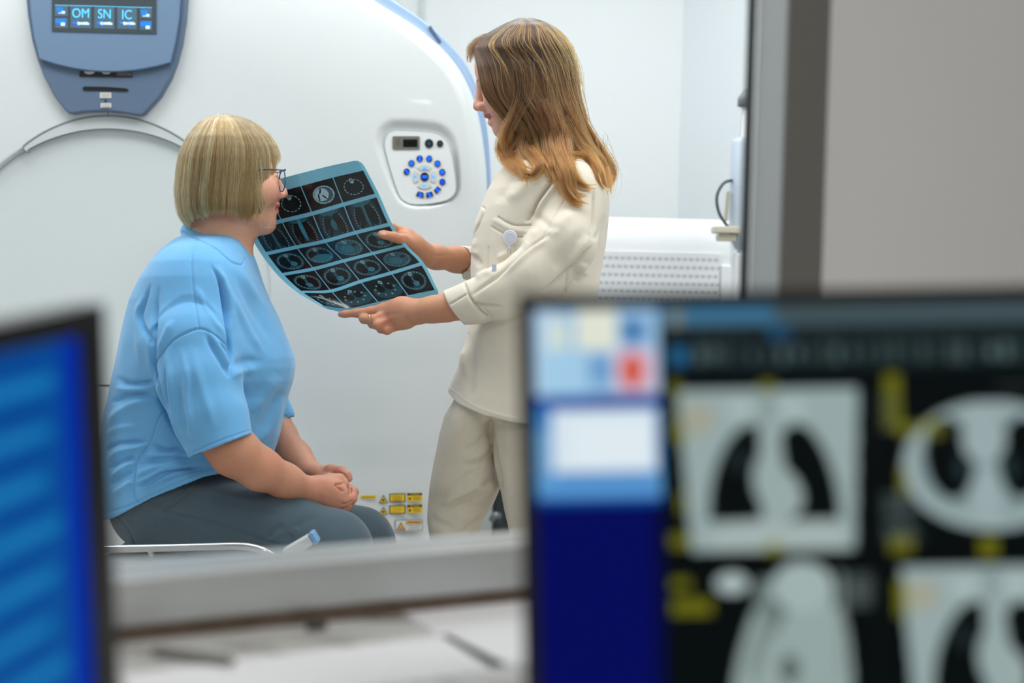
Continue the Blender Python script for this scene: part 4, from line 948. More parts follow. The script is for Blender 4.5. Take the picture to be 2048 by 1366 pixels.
# ---- top
m_top = cloth_mat('light blue jersey', (112, 180, 232), .3, .10)
hs2 = .0024
fd = mkfield(190, 1060, 605, 440, -310, 310, hs2)
rows = [(470, 372, 484, 0, 50), (480, 352, 492, 0, 78), (500, 330, 500, 0, 118), (530, 306, 511, 0, 150), (560, 287, 521, 0, 164), (600, 268, 537, 0, 166), (640, 256, 557, 0, 168), (680, 246, 574, 0, 172), (715, 239, 587, 0, 174), (735, 235, 588, 0, 174), (760, 229, 584, 0, 170), (790, 221, 574, 4, 164), (830, 211, 565, 6, 160), (870, 205, 557, 8, 158), (905, 202, 545, 10, 160), (930, 199, 535, 10, 166), (970, 198, 520, 10, 168), (1045, 200, 510, 10, 170)]
fd.loft(rows, .012, p=2.15)
fd.cone(q(408, 574, -96), q(408, 574, 96), .078, .078, .06)
fd.loft([(r[0], r[1] + 4, r[2] - 4, r[3], r[4] - 4) for r in rows if r[0] >= 930] + [(1070, 200, 500, 10, 165)], .002, 'cut')  # hollow hem
# sleeves
SQ = ((.15, .1, 1), .9)
def sleeve(pts, rad, k=.03, sq=SQ): fd.chain(pts, rad, k, sq=sq)
near_c = [q(398, 606, -92), q(386, 690, -158), q(398, 760, -180), q(420, 830, -198), q(442, 897, -206)]
sleeve(near_c[:2], [.066, .086], .06); sleeve(near_c[1:], [.088, .082, .072, .067], .016)
fd.cone(q(428, 858, -200), q(458, 945, -224), .0590, .0560, .002, 'cut', SQ)
far_c = [q(420, 600, 120), q(480, 720, 170), q(538, 836, 190)]
sleeve(far_c, [.07, .064, .058], .02); fd.cone(q(524, 806, 187), q(556, 872, 190), .052, .052, .002, 'cut', SQ)
lo = fd.lo; hi = fd.lo + fd.h * (fd.n - 1)
# cuff and hem planes (trim what sticks out below)
def halfbox(pt, nrm, x0, x1, y0, y1, q0, q1):
    a = np.minimum(q(x0, y0, q0), q(x1, y1, q1)); b_ = np.maximum(q(x0, y0, q0), q(x1, y1, q1)); fd.half(pt, nrm, a, b_)
def plane_cut(fn, x0, x1, y0, y1, q0, q1):
    a = np.minimum(q(x0, y0, q0), q(x1, y1, q1)); b_ = np.maximum(q(x0, y0, q0), q(x1, y1, q1)); fd.put(fn, a, b_, .001, 'and', pad=0)
ylim = lambda py: -(py - 683) * S
# near sleeve opening: slanted line (383,914)-(499,868); only the sleeve side (towards the camera)
def cufff(x, y, z):
    X = 1024 + x / S * D0 / z; Y = 683 - y / S * D0 / z; lim = 914 + (X - 383) * (868 - 914) / 116.0; d = (Y - lim) * S
    inner = (z - (D0 - 160 * S)); return np.where(inner > 0, -1.0, d).astype(np.float32)
plane_cut(cufff, 340, 530, 850, 1000, -300, -100)
def cufff2(x, y, z):
    Y = 683 - y / S * D0 / z; inner = ((D0 + 128 * S) - z); return np.where(inner > 0, -1.0, (Y - 836) * S).astype(np.float32)
plane_cut(cufff2, 470, 620, 800, 900, 120, 290)
def hemf(x, y, z):
    X = 1024 + x / S; Y = 683 - y / S; lim = np.interp(X, [195, 212, 260, 330, 400, 440, 480, 600], [1040, 1036, 1022, 986, 955, 941, 934, 930]); return (Y - lim) * S
fd.put(lambda x, y, z: hemf(x, y, z) + 0 * z, [lo[0], lo[1], lo[2]], [hi[0], ylim(900), hi[2]], .001, 'and', pad=0)
# collar: band round the neck
cring = []
for t in np.linspace(0, 2 * math.pi, 40):
    cx, cy = 433 - 60 * math.cos(t), 484 - 30 * math.cos(t); cring.append(q(cx, cy + (9 if math.sin(t) > 0 else -6) * abs(math.sin(t)) ** 1.2, -66 * math.sin(t)))
NECKC = [q(425, 455, 0), q(445, 505, 4)]
fd.cone(q(452, 425, 0), q(430, 500, 0), .050, .0595, .004, 'cut')
fd.chain(cring, [.0100] * 40, .003, sq=(tuple((np.array(q(440, 430)) - np.array(q(428, 490))) / .06), 1.9) if False else None)
cr2 = [p_ + np.array([-.004, -.009, 0]) for p_ in cring]; fd.chain(cr2, [.0100] * 40, .004)
V, F = fd.mesh(); V = lap(V, F, 3, .5)
def z1(x, y): return (200 + x / 4.269, 440 + y / 4.269)
def z2(x, y): return (200 + x / 3.795, 740 + y / 3.795)
ST = [ # seams
 ([z1(825, 165), z1(785, 300), z1(795, 560), z1(845, 920)], 1.6, -1.6, 0), ([z1(460, 1240), z1(600, 1050), z1(730, 965), z1(855, 928), z1(960, 970), z1(1110, 1090)], 1.7, -2.2, 0),
 ([z1(700, 100), z1(860, 175), z1(1000, 250), z1(1120, 350), z1(1215, 380), z1(1245, 330)], 1.6, -2.0, 0),
 ([z2(490, 305), z2(440, 380), z2(385, 545), z2(290, 680), z2(262, 870), z2(262, 960), z2(290, 1010)], 1.6, -1.6, 0),
 ([(205, 1026), (256, 1012), (330, 976), (400, 945), (440, 932)], 1.4, -1.2, 0), ([(384, 905), (410, 893), (440, 881), (497, 861)], 1.4, -1.3, 0),
 # armhole fold in front of the near arm
 ([z1(940, 380), z1(1020, 520), z1(1060, 720), z1(1085, 880), z1(1110, 1060), z1(1120, 1200), z1(1100, 1350)], 4.0, -9, 1), ([z1(975, 380), z1(1060, 540), z1(1110, 760), z1(1140, 960)], 7, 4),
 # fold behind the near arm
 ([z1(510, 560), z1(480, 760), z1(455, 960), z1(455, 1240), (312, 760), (322, 800), (345, 850), (380, 905)], 4.5, -8, 1), ([z1(440, 540), z1(380, 700), z1(345, 840), z1(400, 980), z1(445, 1090)], 4, -6), ([z1(400, 640), z1(330, 780), z1(330, 1000), z1(350, 1280)], 7, 3),
 # shoulder highlights, diagonal drapes on the chest
 ([z1(810, 560), z1(900, 720), z1(1000, 880), z1(1090, 1030)], 6, 3.0), ([z1(860, 640), z1(950, 790), z1(1070, 960)], 5, -3.0),
 ([z1(1060, 540), z1(1180, 780), z1(1300, 1000), z1(1420, 1180)], 8, 3.2), ([z1(1120, 420), z1(1240, 640), z1(1380, 880), z1(1500, 1060)], 9, -2.4), ([z1(1180, 380), z1(1320, 620), z1(1480, 860)], 8, 2.6), ([z1(1300, 340), z1(1400, 520), z1(1480, 680)], 6, -3),
 ([z1(1130, 1260), z1(1200, 1215), z1(1280, 1200), z1(1400, 1220)], 9, -3.5), ([z1(1120, 1340), z1(1220, 1290), z1(1340, 1270)], 8, 3),
 # sleeve drapes
 ([z1(620, 850), z1(560, 980), z1(500, 1130)], 6, 3), ([z1(600, 1060), z1(580, 1200), z1(600, 1360), (350, 830), (366, 880)], 6, 3.5), ([z1(570, 1180), z1(560, 1360), (336, 800), (352, 862)], 4, -3), ([z1(690, 1080), z1(730, 1260), z1(745, 1366), z2(660, 200), z2(690, 400), z2(700, 560)], 6, 3.2), ([z1(800, 1080), z1(830, 1300), z2(780, 160), z2(830, 320), z2(860, 470)], 10, 2.6), ([z2(600, 120), z2(620, 330), z2(660, 500)], 5, -2.6),
 ([z1(900, 960), z1(960, 1090), z1(1040, 1230), z1(1100, 1345)], 5, -4), ([z1(930, 950), z1(1010, 1080), z1(1080, 1200), z1(1105, 1290)], 5, 3.5), ([z1(1000, 1040), z1(1070, 1110), z1(1100, 1200)], 4, -3),
 # belly folds between the back and the sleeve
 ([z2(120, 60), z2(220, 100), z2(330, 100), z2(420, 85)], 5, -5), ([z2(110, 130), z2(230, 150), z2(430, 130)], 6, 3), ([z2(90, 260), z2(170, 205), z2(280, 185), z2(450, 200)], 5, -5), ([z2(60, 440), z2(140, 330), z2(280, 250), z2(450, 240)], 9, 5), ([z2(50, 500), z2(150, 440), z2(320, 425)], 7, 3), ([z2(40, 620), z2(120, 560), z2(240, 545), z2(385, 545)], 4, -5), ([z2(50, 700), z2(150, 620), z2(280, 590), z2(380, 560)], 6, 4), ([z2(60, 760), z2(160, 690), z2(290, 655)], 4, -4), ([z2(70, 830), z2(190, 740), z2(280, 700)], 5, 3.4), ([z2(80, 880), z2(180, 800), z2(265, 760)], 4, -3), ([z2(90, 950), z2(190, 880), z2(260, 840)], 5, 2.6),
 ([z2(395, 555), z2(500, 610), z2(640, 590)], 5, -5), ([z2(330, 640), z2(480, 650), z2(680, 620)], 6, 3.5), ([z2(290, 720), z2(420, 680), z2(560, 660), z2(700, 660)], 4, -3.6), ([z2(270, 800), z2(420, 740), z2(620, 700)], 6, 3), ([z2(270, 885), z2(380, 850), z2(500, 780), z2(700, 745), z2(880, 725)], 4, -5), ([z2(280, 860), z2(380, 810), z2(500, 755), z2(700, 720)], 4.5, 3.5), ([z2(300, 900), z2(420, 860), z2(560, 790), z2(740, 760)], 4, 3), ([z2(420, 880), z2(540, 820), z2(700, 770), z2(900, 745)], 2.5, -2.6),
 ([z2(1010, 60), z2(1120, 200), z2(1260, 60)], 14, -2.5), ([z2(1150, 330), z2(1260, 180), z2(1360, 40)], 12, 3), ([z2(1170, 500), z2(1280, 330), z2(1380, 150)], 12, -3), ([z2(1200, 560), z2(1310, 400), z2(1400, 200)], 8, 2.5)]
FOLD_GAIN = 1.7; V = folds(V, F, ST); FOLD_GAIN = 1.0
N = normals(V, F); V = V + N * (vnoise(V * [1, .5, 1], .045, 4) * .004)[:, None]
mkmesh('knit_top', V, F, m_top, lady)
# ---- trousers
m_tr = cloth_mat('grey blue cotton', (74, 92, 104), .25, .15)
fd = mkfield(190, 1590, 830, 900, -230, 230, .0036)
fd.cone(q(309, 1010, -44), q(309, 1010, 66), .090, .090, .02); fd.cone(q(330, 970, -50), q(330, 970, 60), .088, .088, .03)
fd.chain([q(314, 1012, -58), q(430, 1038, -70), q(560, 1066, -92), q(668, 1098, -104)], [.090, .0870, .0835, .0745], .03)
fd.chain([q(320, 1008, 68), q(480, 1030, 96), q(630, 1062, 92), q(718, 1086, 88)], [.092, .086, .078, .0735], .03)
fd.chain([q(668, 1098, -110), q(676, 1200, -100), q(680, 1380, -90), q(682, 1540, -84)], [.0745, .062, .055, .05], .03)
fd.chain([q(718, 1086, 88), q(722, 1200, 90), q(724, 1380, 90), q(724, 1540, 90)], [.0735, .062, .055, .05], .03)
V, F = fd.mesh(); V = lap(V, F, 3, .5)
ST = [([z2(355, 970), z2(500, 1060), z2(800, 1140), z2(1100, 1240), z2(1400, 1345)], 1.6, -2.0, 0), ([z2(740, 860), z2(650, 940), z2(570, 1010), z2(500, 1065)], 2, -2.5, 0), ([z2(700, 860), z2(610, 930), z2(490, 1050)], 1.8, -2, 0), ([z2(130, 1110), z2(215, 1220), z2(268, 1330)], 1.8, -2.5, 0),
 ([z2(950, 1030), z2(880, 1110), z2(830, 1200)], 7, -3), ([z2(1400, 1160), z2(1320, 1230), z2(1260, 1300)], 6, -3), ([z2(1500, 1190), z2(1440, 1260)], 6, 3), ([z2(560, 940), z2(440, 1100), z2(360, 1220)], 8, 2.5), ([z2(300, 1020), z2(230, 1090), z2(240, 1180)], 8, -3), ([(560, 1085), (600, 1050), (640, 1030)], 8, -2)]
FOLD_GAIN = 1.3; V = folds(V, F, ST); FOLD_GAIN = 1.0; N = normals(V, F); V = V + N * (vnoise(V * [1, 1, 1], .05, 9) * .003)[:, None]
mkmesh('trousers', V, F, m_tr, lady)
# shoes
fd = mkfield(600, 1640, 900, 1500, -170, 170, .005)
for q_, x_ in ((-84, 672), (90, 716)):
    fd.chain([q(x_, 1562, q_), q(x_ + 70, 1568, q_), q(x_ + 150, 1576, q_)], [.038, .036, .030], .02)
V, F = fd.mesh(); m_shoe = mat('dark shoe leather', (40, 40, 44), .4); 
mkmesh('shoes', V, F, m_shoe, lady)
# ================================================================== standing person
doc = empty('person', P(1040, 1560, D0) * [1, 1, 0], 'standing person with long brown hair in a cream tunic and trousers, holding up a film', 'person')
m_skin2, _ = skin_mat('light tanned skin'); _.inputs['To Max'].default_value = .08
ti = math.radians(19); HD = Head((.120, 0, -.0275), Q(947.5, 217.5, 0), (-math.cos(ti), -math.sin(ti), .06), (-math.sin(ti), math.cos(ti), 0), .97)
fd = mkfield(665, 720, 1225, 60, -250, 270, .0021)
sculpt_head(fd, HD, .0095)
q = Q
fd.chain([HD.p(-.03, 0, -.03), q(1085, 275, 0), q(1095, 330, 0)], [.050, .050, .055], .03); fd.cone(HD.p(.01, 0, -.07), q(1070, 300, 4), .036, .042, .03)
fd.chain([q(1095, 360, 0), q(1080, 480, 0), q(1070, 640, 0)], [.08, .10, .10], .03); fd.cone(q(1110, 395, -90), q(1060, 385, 95), .045, .045, .03)
# near arm
fd.chain([q(1150, 405, -95), q(1120, 500, -140), q(1062, 556, -150), q(990, 592, -140)], [.042, .040, .040, .036], .02)
fd.chain([q(990, 592, -140), q(930, 610, -120), q(892, 616, -104), q(865, 619, -92), q(832, 624, -76)], [.036, .0285, .0262, .0252, .0238], .015, sq=((.1, .1, 1), .88))
# far arm
fd.chain([q(1050, 395, 110), q(1020, 480, 190), q(985, 530, 215), q(912, 519, 170), q(872, 514, 130), q(846, 509, 98)], [.04, .04, .036, .0275, .0256, .0246], .015, sq=((.1, .1, 1), .88))
# ---- near hand: back of the hand to the camera, index finger stretched along the lower edge of the film
BQ = film_q(np.array(.25), np.array(1.0)); BQ = float(BQ)
fd.chain([q(832, 624, -76), q(806, 624, -62), q(778, 632, -44)], [.0240, .0285, .0250], .012, sq=((0, .1, 1), .62))
fd.cone(q(812, 640, -62), q(776, 650, -44), .018, .0145, .010); fd.cone(q(800, 614, -58), q(768, 617, -42), .017, .0115, .010)
for a, b_, r1, r2 in (((770, 618, -42), (757, 621, -38), .0115, .0105),): fd.cone(q(*a), q(*b_), r1, r2, .006)
fd.chain([q(768, 618, -42), q(742, 622, -34), q(712, 626, -26), q(690, 628, -20), q(682, 628.5, -18)], [.0115, .0098, .0090, .0078, .0070], .005)     # index
fd.chain([q(772, 632, -52), q(748, 639, -56), q(728, 638, -44), q(724, 634, -28)], [.0128, .0105, .0100, .0085], .004)     # middle, curled, wears the ring
fd.chain([q(776, 642, -54), q(756, 650, -62), q(745, 648, -50), q(742, 640, -34)], [.0128, .0108, .0095, .0080], .004)
fd.chain([q(786, 652, -54), q(774, 660, -60), q(762, 658, -50), q(758, 648, -36)], [.0118, .0100, .0090, .0078], .004)
fd.chain([q(806, 618, -30), q(792, 614, -6), q(776, 608, 30), q(756, 602, 44)], [.0130, .0110, .0098, .0085], .006)      # thumb behind the film
# ---- far hand: thumb in front of the film, fingers behind it
QF = lambda u, v: float(film_q(np.array(u), np.array(v)))
fq = QF(.93, .5)
fd.chain([q(846, 509, 98), q(826, 496, 76), q(806, 482, 56)], [.0250, .0270, .0225], .012, sq=((.2, .2, 1), .66))
fd.cone(q(842, 500, 90), q(812, 470, 72), .020, .017, .010)
fd.chain([q(828, 494, 66), q(806, 480, fq + 4), q(786, 473.5, fq - 12), q(768, 469.5, fq - 14), q(762, 468.5, fq - 13)], [.0165, .0125, .0098, .0085, .0075], .008)    # thumb
fd.chain([q(816, 474, 76), q(800, 462, 72), q(782, 454, fq + 34), q(760, 452, fq + 32)], [.0145, .0110, .0098, .0082], .005)      # index behind
fd.chain([q(816, 480, 80), q(796, 470, fq + 46), q(772, 464, fq + 42), q(752, 464, fq + 38)], [.013, .0112, .0098, .0082], .004)
fd.chain([q(824, 492, 86), q(800, 484, fq + 52), q(776, 478, fq + 46), q(758, 478, fq + 40)], [.013, .011, .0095, .008], .004)
fd.chain([q(832, 504, 88), q(812, 498, fq + 56), q(790, 492, fq + 48), q(774, 490, fq + 44)], [.012, .010, .009, .0075], .004)
V, F = fd.mesh(); V = lap(V, F, 2, .5)
def z3(x, y): return (660 + x / 5.253, 420 + y / 5.253)
V = folds(V, F, [([z3(745, 430), z3(800, 390), z3(850, 400)], 1.8, -.9), ([z3(760, 460), z3(840, 420), z3(900, 440)], 1.8, -.8), ([z3(840, 500), z3(900, 460), z3(960, 470)], 1.6, -.7), ([z3(700, 330), z3(780, 300), z3(860, 330)], 2.0, -.7), ([z3(1000, 460), z3(1150, 480), z3(1300, 470)], 3, -.8), ([z3(560, 250), z3(585, 275)], 3, .8),
 ([z3(300, 1060), z3(306, 1100)], 1.2, -.7), ([z3(195, 1070), z3(200, 1112)], 1.0, -.6), ([z3(460, 1130), z3(560, 1110), z3(760, 1080)], 4, -.8), ([z3(500, 1180), z3(580, 1160), z3(700, 1120)], 4, .9), ([z3(540, 1230), z3(620, 1200), z3(740, 1150)], 4, -.8)])
c = head_colors(HD, V, lin3_((224, 178, 156)), lin3_((190, 104, 98)), lin3_((222, 146, 126))); px = pix(V)
am = np.clip((px[:, 1] - 430) / 20, 0, 1)[:, None]; c = c * (1 - am) + lin3_((203, 147, 114)) * am
hm = (np.exp(-((px[:, 0] - 770) / 26) ** 2 - ((px[:, 1] - 648) / 16) ** 2) * .5 + .4 * np.exp(-((px[:, 0] - 800) / 26) ** 2 - ((px[:, 1] - 468) / 16) ** 2))[:, None]; c = c * (1 - hm) + lin3_((208, 128, 100)) * hm
for (nx, ny, rx, ry, nc) in ((681, 629, 7, 5, (196, 140, 138)), (767, 467.5, 6.5, 3.4, (232, 188, 176))):
    e = np.exp(-(((px[:, 0] - nx) / rx) ** 2 + ((px[:, 1] - ny) / ry) ** 2) ** 3)[:, None]; c = c * (1 - e) + lin3_(nc) * e
# eyebrow
L = HD.local(V); e = np.exp(-((L[:, 2] - .0235 - .002 * np.cos(L[:, 1] * 60)) / .0032) ** 4) * (np.abs(np.abs(L[:, 1]) - .030) < .019) * (L[:, 0] > .06); c = c * (1 - .75 * e[:, None]) + lin3_((84, 56, 40)) * .75 * e[:, None]
e = np.exp(-((L[:, 2] - .0088) / .0012) ** 2) * (np.abs(np.abs(L[:, 1]) - .031) < .014) * (L[:, 0] > .07); c = c * (1 - .8 * e[:, None]) + lin3_((50, 34, 28)) * .8 * e[:, None]
body = mkmesh('body', V, F, m_skin2, doc); set_col(body, c); eyes(HD, doc)
# ring
b = MB(); rp = []
for t in np.linspace(0, 2 * math.pi, 28, endpoint=False): rp.append(q(740.5 + 1.2 * math.cos(t) + 1.0 * math.sin(t), 638.5 + 11.2 * math.cos(t), -57 + 11.2 * math.sin(t)))
b.tube(W(np.array(rp)), .0011, 8, closed=True); b.build('ring', mat('silver ring', (215, 205, 190), .15, 1), doc, smooth=True)
# ---- tunic
m_tun = cloth_mat('cream cotton', (229, 219, 203), .15, .10)
fd = mkfield(885, 880, 1232, 285, -250, 270, .0024)
rows = [(300, 1055, 1140, 0, 50), (315, 1030, 1165, 0, 86), (335, 1006, 1190, 0, 118), (355, 990, 1206, 0, 134), (385, 974, 1217, 0, 140), (420, 960, 1218, 0, 140), (450, 950, 1216, 0, 138), (490, 943, 1211, 0, 136), (540, 941, 1202, 0, 134), (600, 943, 1193, 0, 132), (640, 941, 1188, 0, 132), (680, 931, 1184, 0, 134), (720, 918, 1182, 0, 138), (760, 903, 1184, 0, 142), (790, 893, 1187, 0, 144), (870, 876, 1192, 0, 148)]
fd.loft(rows, .012, p=2.2)
fd.loft([(r[0], r[1] + 5, r[2] - 5, r[3], r[4] - 5) for r in rows if r[0] >= 760] + [(900, 872, 1188, 0, 144)], .002, 'cut')
SQ2 = ((.1, .1, 1), .88)
fd.cone(q(1140, 385, -80), q(1070, 385, 80), .058, .058, .04)
fd.chain([q(1152, 400, -92), q(1128, 490, -138), q(1066, 556, -150)], [.066, .064, .058], .016, sq=SQ2); fd.chain([q(1066, 556, -150), q(1000, 586, -142), q(946, 606, -128)], [.058, .050, .0435], .016, sq=SQ2)
fd.chain([q(956, 602, -130), q(908, 615, -112)], [.0475, .0400], .004, sq=SQ2)                    # folded cuff
fd.cone(q(945, 606, -126), q(870, 624, -96), .0350, .0335, .002, 'cut', SQ2)
fd.chain([q(1060, 390, 90), q(1030, 480, 180), q(988, 534, 214), q(952, 530, 196)], [.06, .056, .048, .0385], .016, sq=SQ2)
fd.chain([q(950, 529, 196), q(926, 524, 180)], [.0405, .0375], .004, sq=SQ2); fd.cone(q(945, 528, 192), q(880, 512, 140), .0325, .032, .002, 'cut', SQ2)
# flat cuff ends and curved hem
def pcut(fn, x0, x1, y0, y1, q0, q1):
    c = np.array([q(x, y, z) for x in (x0, x1) for y in (y0, y1) for z in (q0, q1)]); fd.put(fn, c.min(0), c.max(0), .001, 'and', pad=0)
def cA(x, y, z):
    X = 1024 + x / S * D0 / z; Y = 683 - y / S * D0 / z; lim = 889 + (Y - 590) * (919 - 889) / 50.0 - 3 * np.cos((Y - 615) / 25 * 1.57); return ((lim - X) * S).astype(np.float32)
pcut(cA, 820, 932, 555, 668, -220, -40)
def cB(x, y, z):
    X = 1024 + x / S * D0 / z; Y = 683 - y / S * D0 / z; lim = 909 + (Y - 492) * (14) / 55.0; return ((lim - X) * S).astype(np.float32)
pcut(cB, 820, 932, 470, 575, 90, 260)
def hem(x, y, z):
    X = 1024 + x / S; Y = 683 - y / S; lim = np.interp(X, [885, 897, 920, 970, 1035, 1110, 1200], [776, 783, 804, 824, 838, 846, 846]); return (Y - lim) * S + 0 * z
pcut(hem, 870, 1232, 770, 900, -250, 270)
# neckline
ring = [q(1094 - 62 * math.cos(t), 318 + 14 * math.cos(t), -62 * math.sin(t)) for t in np.linspace(0, 2 * math.pi, 36)]
fd.cone(q(1085, 250, 0), q(1096, 330, 0), .052, .054, .003, 'cut'); fd.chain(ring, [.006] * 36, .008)
# chest pocket flap welt
V, F = fd.mesh(); V = lap(V, F, 3, .5)
def z4(x, y): return (880 + x / 4.878, 340 + y / 4.878)
def z5(x, y): return (820 + x / 2.846, 620 + y / 2.846)
ST = [ # armhole fold
 ([z4(1150, 50), z4(1050, 170), z4(960, 290), z4(905, 400), z4(860, 500)], 3.4, -8, 1), ([z4(1190, 60), z4(1080, 200), z4(985, 330), z4(930, 440)], 5, 3),
 # pockets
 ([z4(570, 460), z4(640, 505), z4(740, 540), z4(880, 535)], 1.5, -2.4, 0), ([z4(510, 555), z4(610, 615), z4(700, 645), z4(800, 655)], 1.5, -2.2, 0), ([z4(545, 500), z4(650, 560), z4(760, 595), z4(840, 600)], 5, 1.4, 0), ([z4(480, 750), z4(475, 860), z4(470, 970)], 1.4, -1.6, 0), ([z4(380, 345), z4(440, 390), z4(390, 520), z4(330, 640), z4(300, 760)], 1.6, -2.4, 0), ([z4(420, 400), z4(370, 520), z4(320, 630)], 5, 2, 0),
 # sleeve seam and folds
 ([z4(1290, 180), z4(1180, 350), z4(1090, 500), z4(1020, 640)], 1.4, -1.2, 0), ([z4(1080, 620), z4(960, 700), z4(820, 800), z4(640, 970), z4(470, 1100), z4(290, 1240)], 3.6, -4.5), ([z4(1060, 660), z4(900, 770), z4(740, 900), z4(560, 1060)], 7, 3.2), ([z4(890, 420), z4(980, 480), z4(1090, 560), z4(1200, 560)], 8, -2.5), ([z4(950, 560), z4(870, 660), z4(800, 760)], 8, 3), ([z4(1290, 380), z4(1180, 520), z4(1060, 640)], 12, 3), ([z4(1400, 560), z4(1280, 780), z4(1120, 980)], 12, -3), ([z4(1450, 640), z4(1360, 800), z4(1240, 960)], 9, 3),
 ([z4(1500, 180), z4(1495, 400), z4(1485, 700)], 3, -4), ([z4(1485, 740), z4(1400, 820), z4(1300, 930), z4(1100, 1110), z4(980, 1200)], 3.4, -6), ([z4(1500, 690), z4(1560, 600), z4(1600, 440)], 5, -3), ([z4(1300, 940), z4(1330, 1040), z4(1300, 1080)], 8, -4), ([z4(1240, 1010), z4(1220, 1190)], 2, -2, 0), ([z4(1400, 900), z4(1380, 1040)], 10, 3),
 ([z4(560, 870), z4(640, 830), z4(740, 800)], 6, 3), ([z4(340, 1060), z4(420, 1010), z4(530, 990)], 6, 3), ([z4(300, 820), z4(360, 880), z4(400, 950)], 6, -4), ([z4(330, 660), z4(320, 780), z4(360, 850)], 6, 3),
 ([z4(650, 300), z4(780, 200), z4(880, 60)], 12, 3), ([z4(560, 330), z4(640, 180), z4(720, 40)], 10, -2), ([z4(840, 520), z4(870, 440), z4(900, 400)], 4, -4),
 # cuff
 ([z4(240, 1110), z4(290, 1240), z4(380, 1366), (972, 634)], 2.2, -5, 0), ([z4(100, 1310), z4(180, 1260), z4(250, 1215)], 1.5, -2.4, 0), ([z4(320, 1300), z4(450, 1330), z4(620, 1340)], 3.4, -4), ([(946, 606), (965, 618), (985, 640)], 4, -3),
 # lower tunic
 ([z5(300, 210), z5(310, 300), z5(340, 400)], 8, 3), ([z5(340, 120), z5(350, 250), z5(345, 440), z5(340, 520)], 8, -2), ([z5(220, 440), z5(340, 530), z5(450, 580), z5(600, 618)], 1.4, 1.0, 0)]
FOLD_GAIN = 1.5; V = folds(V, F, ST); FOLD_GAIN = 1.0; N = normals(V, F); V = V + N * (vnoise(V * [1, .6, 1], .05, 5) * .003)[:, None]
TUN_V, TUN_F = V, F
tun = mkmesh('tunic', V, F, m_tun, doc)
# ---- trousers
m_tr2 = cloth_mat('cream cotton trousers', (220, 210, 192), .15, .12)
fd = mkfield(830, 1590, 1215, 770, -180, 190, .0036)
fd.loft([(770, 925, 1176, 0, 108), (800, 915, 1178, 0, 115), (820, 912, 1174, 0, 112), (835, 905, 1165, 0, 100)], .03)
fd.loft([(775, 922, 1010, 4, 96), (800, 908, 1000, 4, 98), (830, 889, 990, 4, 100), (860, 882, 986, 8, 98), (920, 868, 992, 20, 86), (975, 858, 1002, 32, 76), (1010, 853, 986, 46, 64), (1045, 851, 968, 48, 60), (1080, 856, 960, 50, 58), (1200, 862, 956, 60, 56), (1400, 868, 960, 70, 54), (1545, 866, 966, 74, 56)], .012, p=2.2)
fd.loft([(800, 980, 1178, -40, 84), (860, 983, 1172, -42, 82), (920, 990, 1166, -44, 78), (975, 1001, 1158, -44, 74), (1030, 1012, 1146, -44, 68), (1100, 1024, 1136, -44, 62), (1300, 1034, 1130, -44, 56), (1545, 1036, 1134, -44, 58)], .008, p=2.2)
V, F = fd.mesh(); V = lap(V, F, 3, .5)
ST = [([z5(455, 600), z5(480, 760), z5(515, 960), z5(520, 1000)], 3, -6, 0), ([z5(475, 765), z5(400, 900), z5(350, 1100), z5(330, 1200)], 1.6, -1.6, 0),
 ([z5(215, 520), z5(250, 495), z5(300, 480)], 4, -3), ([z5(450, 690), z5(380, 770), z5(300, 810)], 6, -4), ([z5(470, 730), z5(390, 820), z5(290, 860)], 7, 4), ([z5(480, 790), z5(420, 860), z5(320, 890)], 6, -3.5), ([z5(400, 900), z5(310, 960), z5(200, 1040), z5(150, 1100)], 7, -4), ([z5(430, 960), z5(330, 1030), z5(230, 1080), z5(160, 1130)], 7, 4.5), ([z5(360, 1080), z5(260, 1130), z5(160, 1180)], 6, -4), ([z5(510, 880), z5(470, 960), z5(400, 1020)], 8, -4), ([z5(500, 960), z5(440, 1060), z5(400, 1120)], 8, 4), ([z5(100, 1180), z5(180, 1220), z5(300, 1280)], 9, -3), ([z5(420, 1180), z5(340, 1240), z5(280, 1280)], 6, -5), ([z5(460, 1130), z5(380, 1170), z5(300, 1190)], 7, 3), ([z5(330, 1290), z5(420, 1265)], 4, -5)]
V = folds(V, F, ST); N = normals(V, F); V = V + N * (vnoise(V, .05, 6) * .004)[:, None]
mkmesh('trousers', V, F, m_tr2, doc)
fd = mkfield(760, 1640, 1180, 1520, -140, 150, .005)
for q_, x_ in ((74, 930), (-44, 1100)): fd.chain([q(x_, 1560, q_), q(x_ - 60, 1568, q_), q(x_ - 130, 1574, q_)], [.038, .036, .030], .02)
V, F = fd.mesh(); mkmesh('shoes', V, F, mat('white shoe', (215, 212, 205), .5), doc)
# ---- hair
LD = np.array([(36, 1048, 1056, 4), (37.5, 1034, 1070, 24), (42, 1022, 1086, 40), (50, 1004, 1102, 60), (62, 982, 1118, 74), (76, 960, 1130, 82), (92, 946, 1140, 86), (110, 949, 1146, 84), (130, 953, 1152, 86), (155, 957, 1157, 88), (180, 962, 1160, 88), (200, 972, 1164, 88), (222, 990, 1170, 88), (245, 1008, 1176, 86), (270, 1020, 1186, 84), (300, 1026, 1200, 84), (330, 1034, 1212, 86), (370, 1046, 1222, 86), (400, 1050, 1226, 86)], float)
PH0 = lambda py: np.radians(np.interp(py, [40, 85, 130, 170, 250, 400], [0, 10, 36, 46, 50, 50]))
def shellD(s, py, k=1.0):
    l = np.interp(py, LD[:, 0], LD[:, 1]); r = np.interp(py, LD[:, 0], LD[:, 2]); b = np.interp(py, LD[:, 0], LD[:, 3]); p0 = PH0(py); ph = p0 + s * (2 * math.pi - 2 * p0)
    A = (r - l) / (1 + np.cos(p0)); xc = r - A; return xc - A * k * np.cos(ph), -b * k * np.sin(ph)
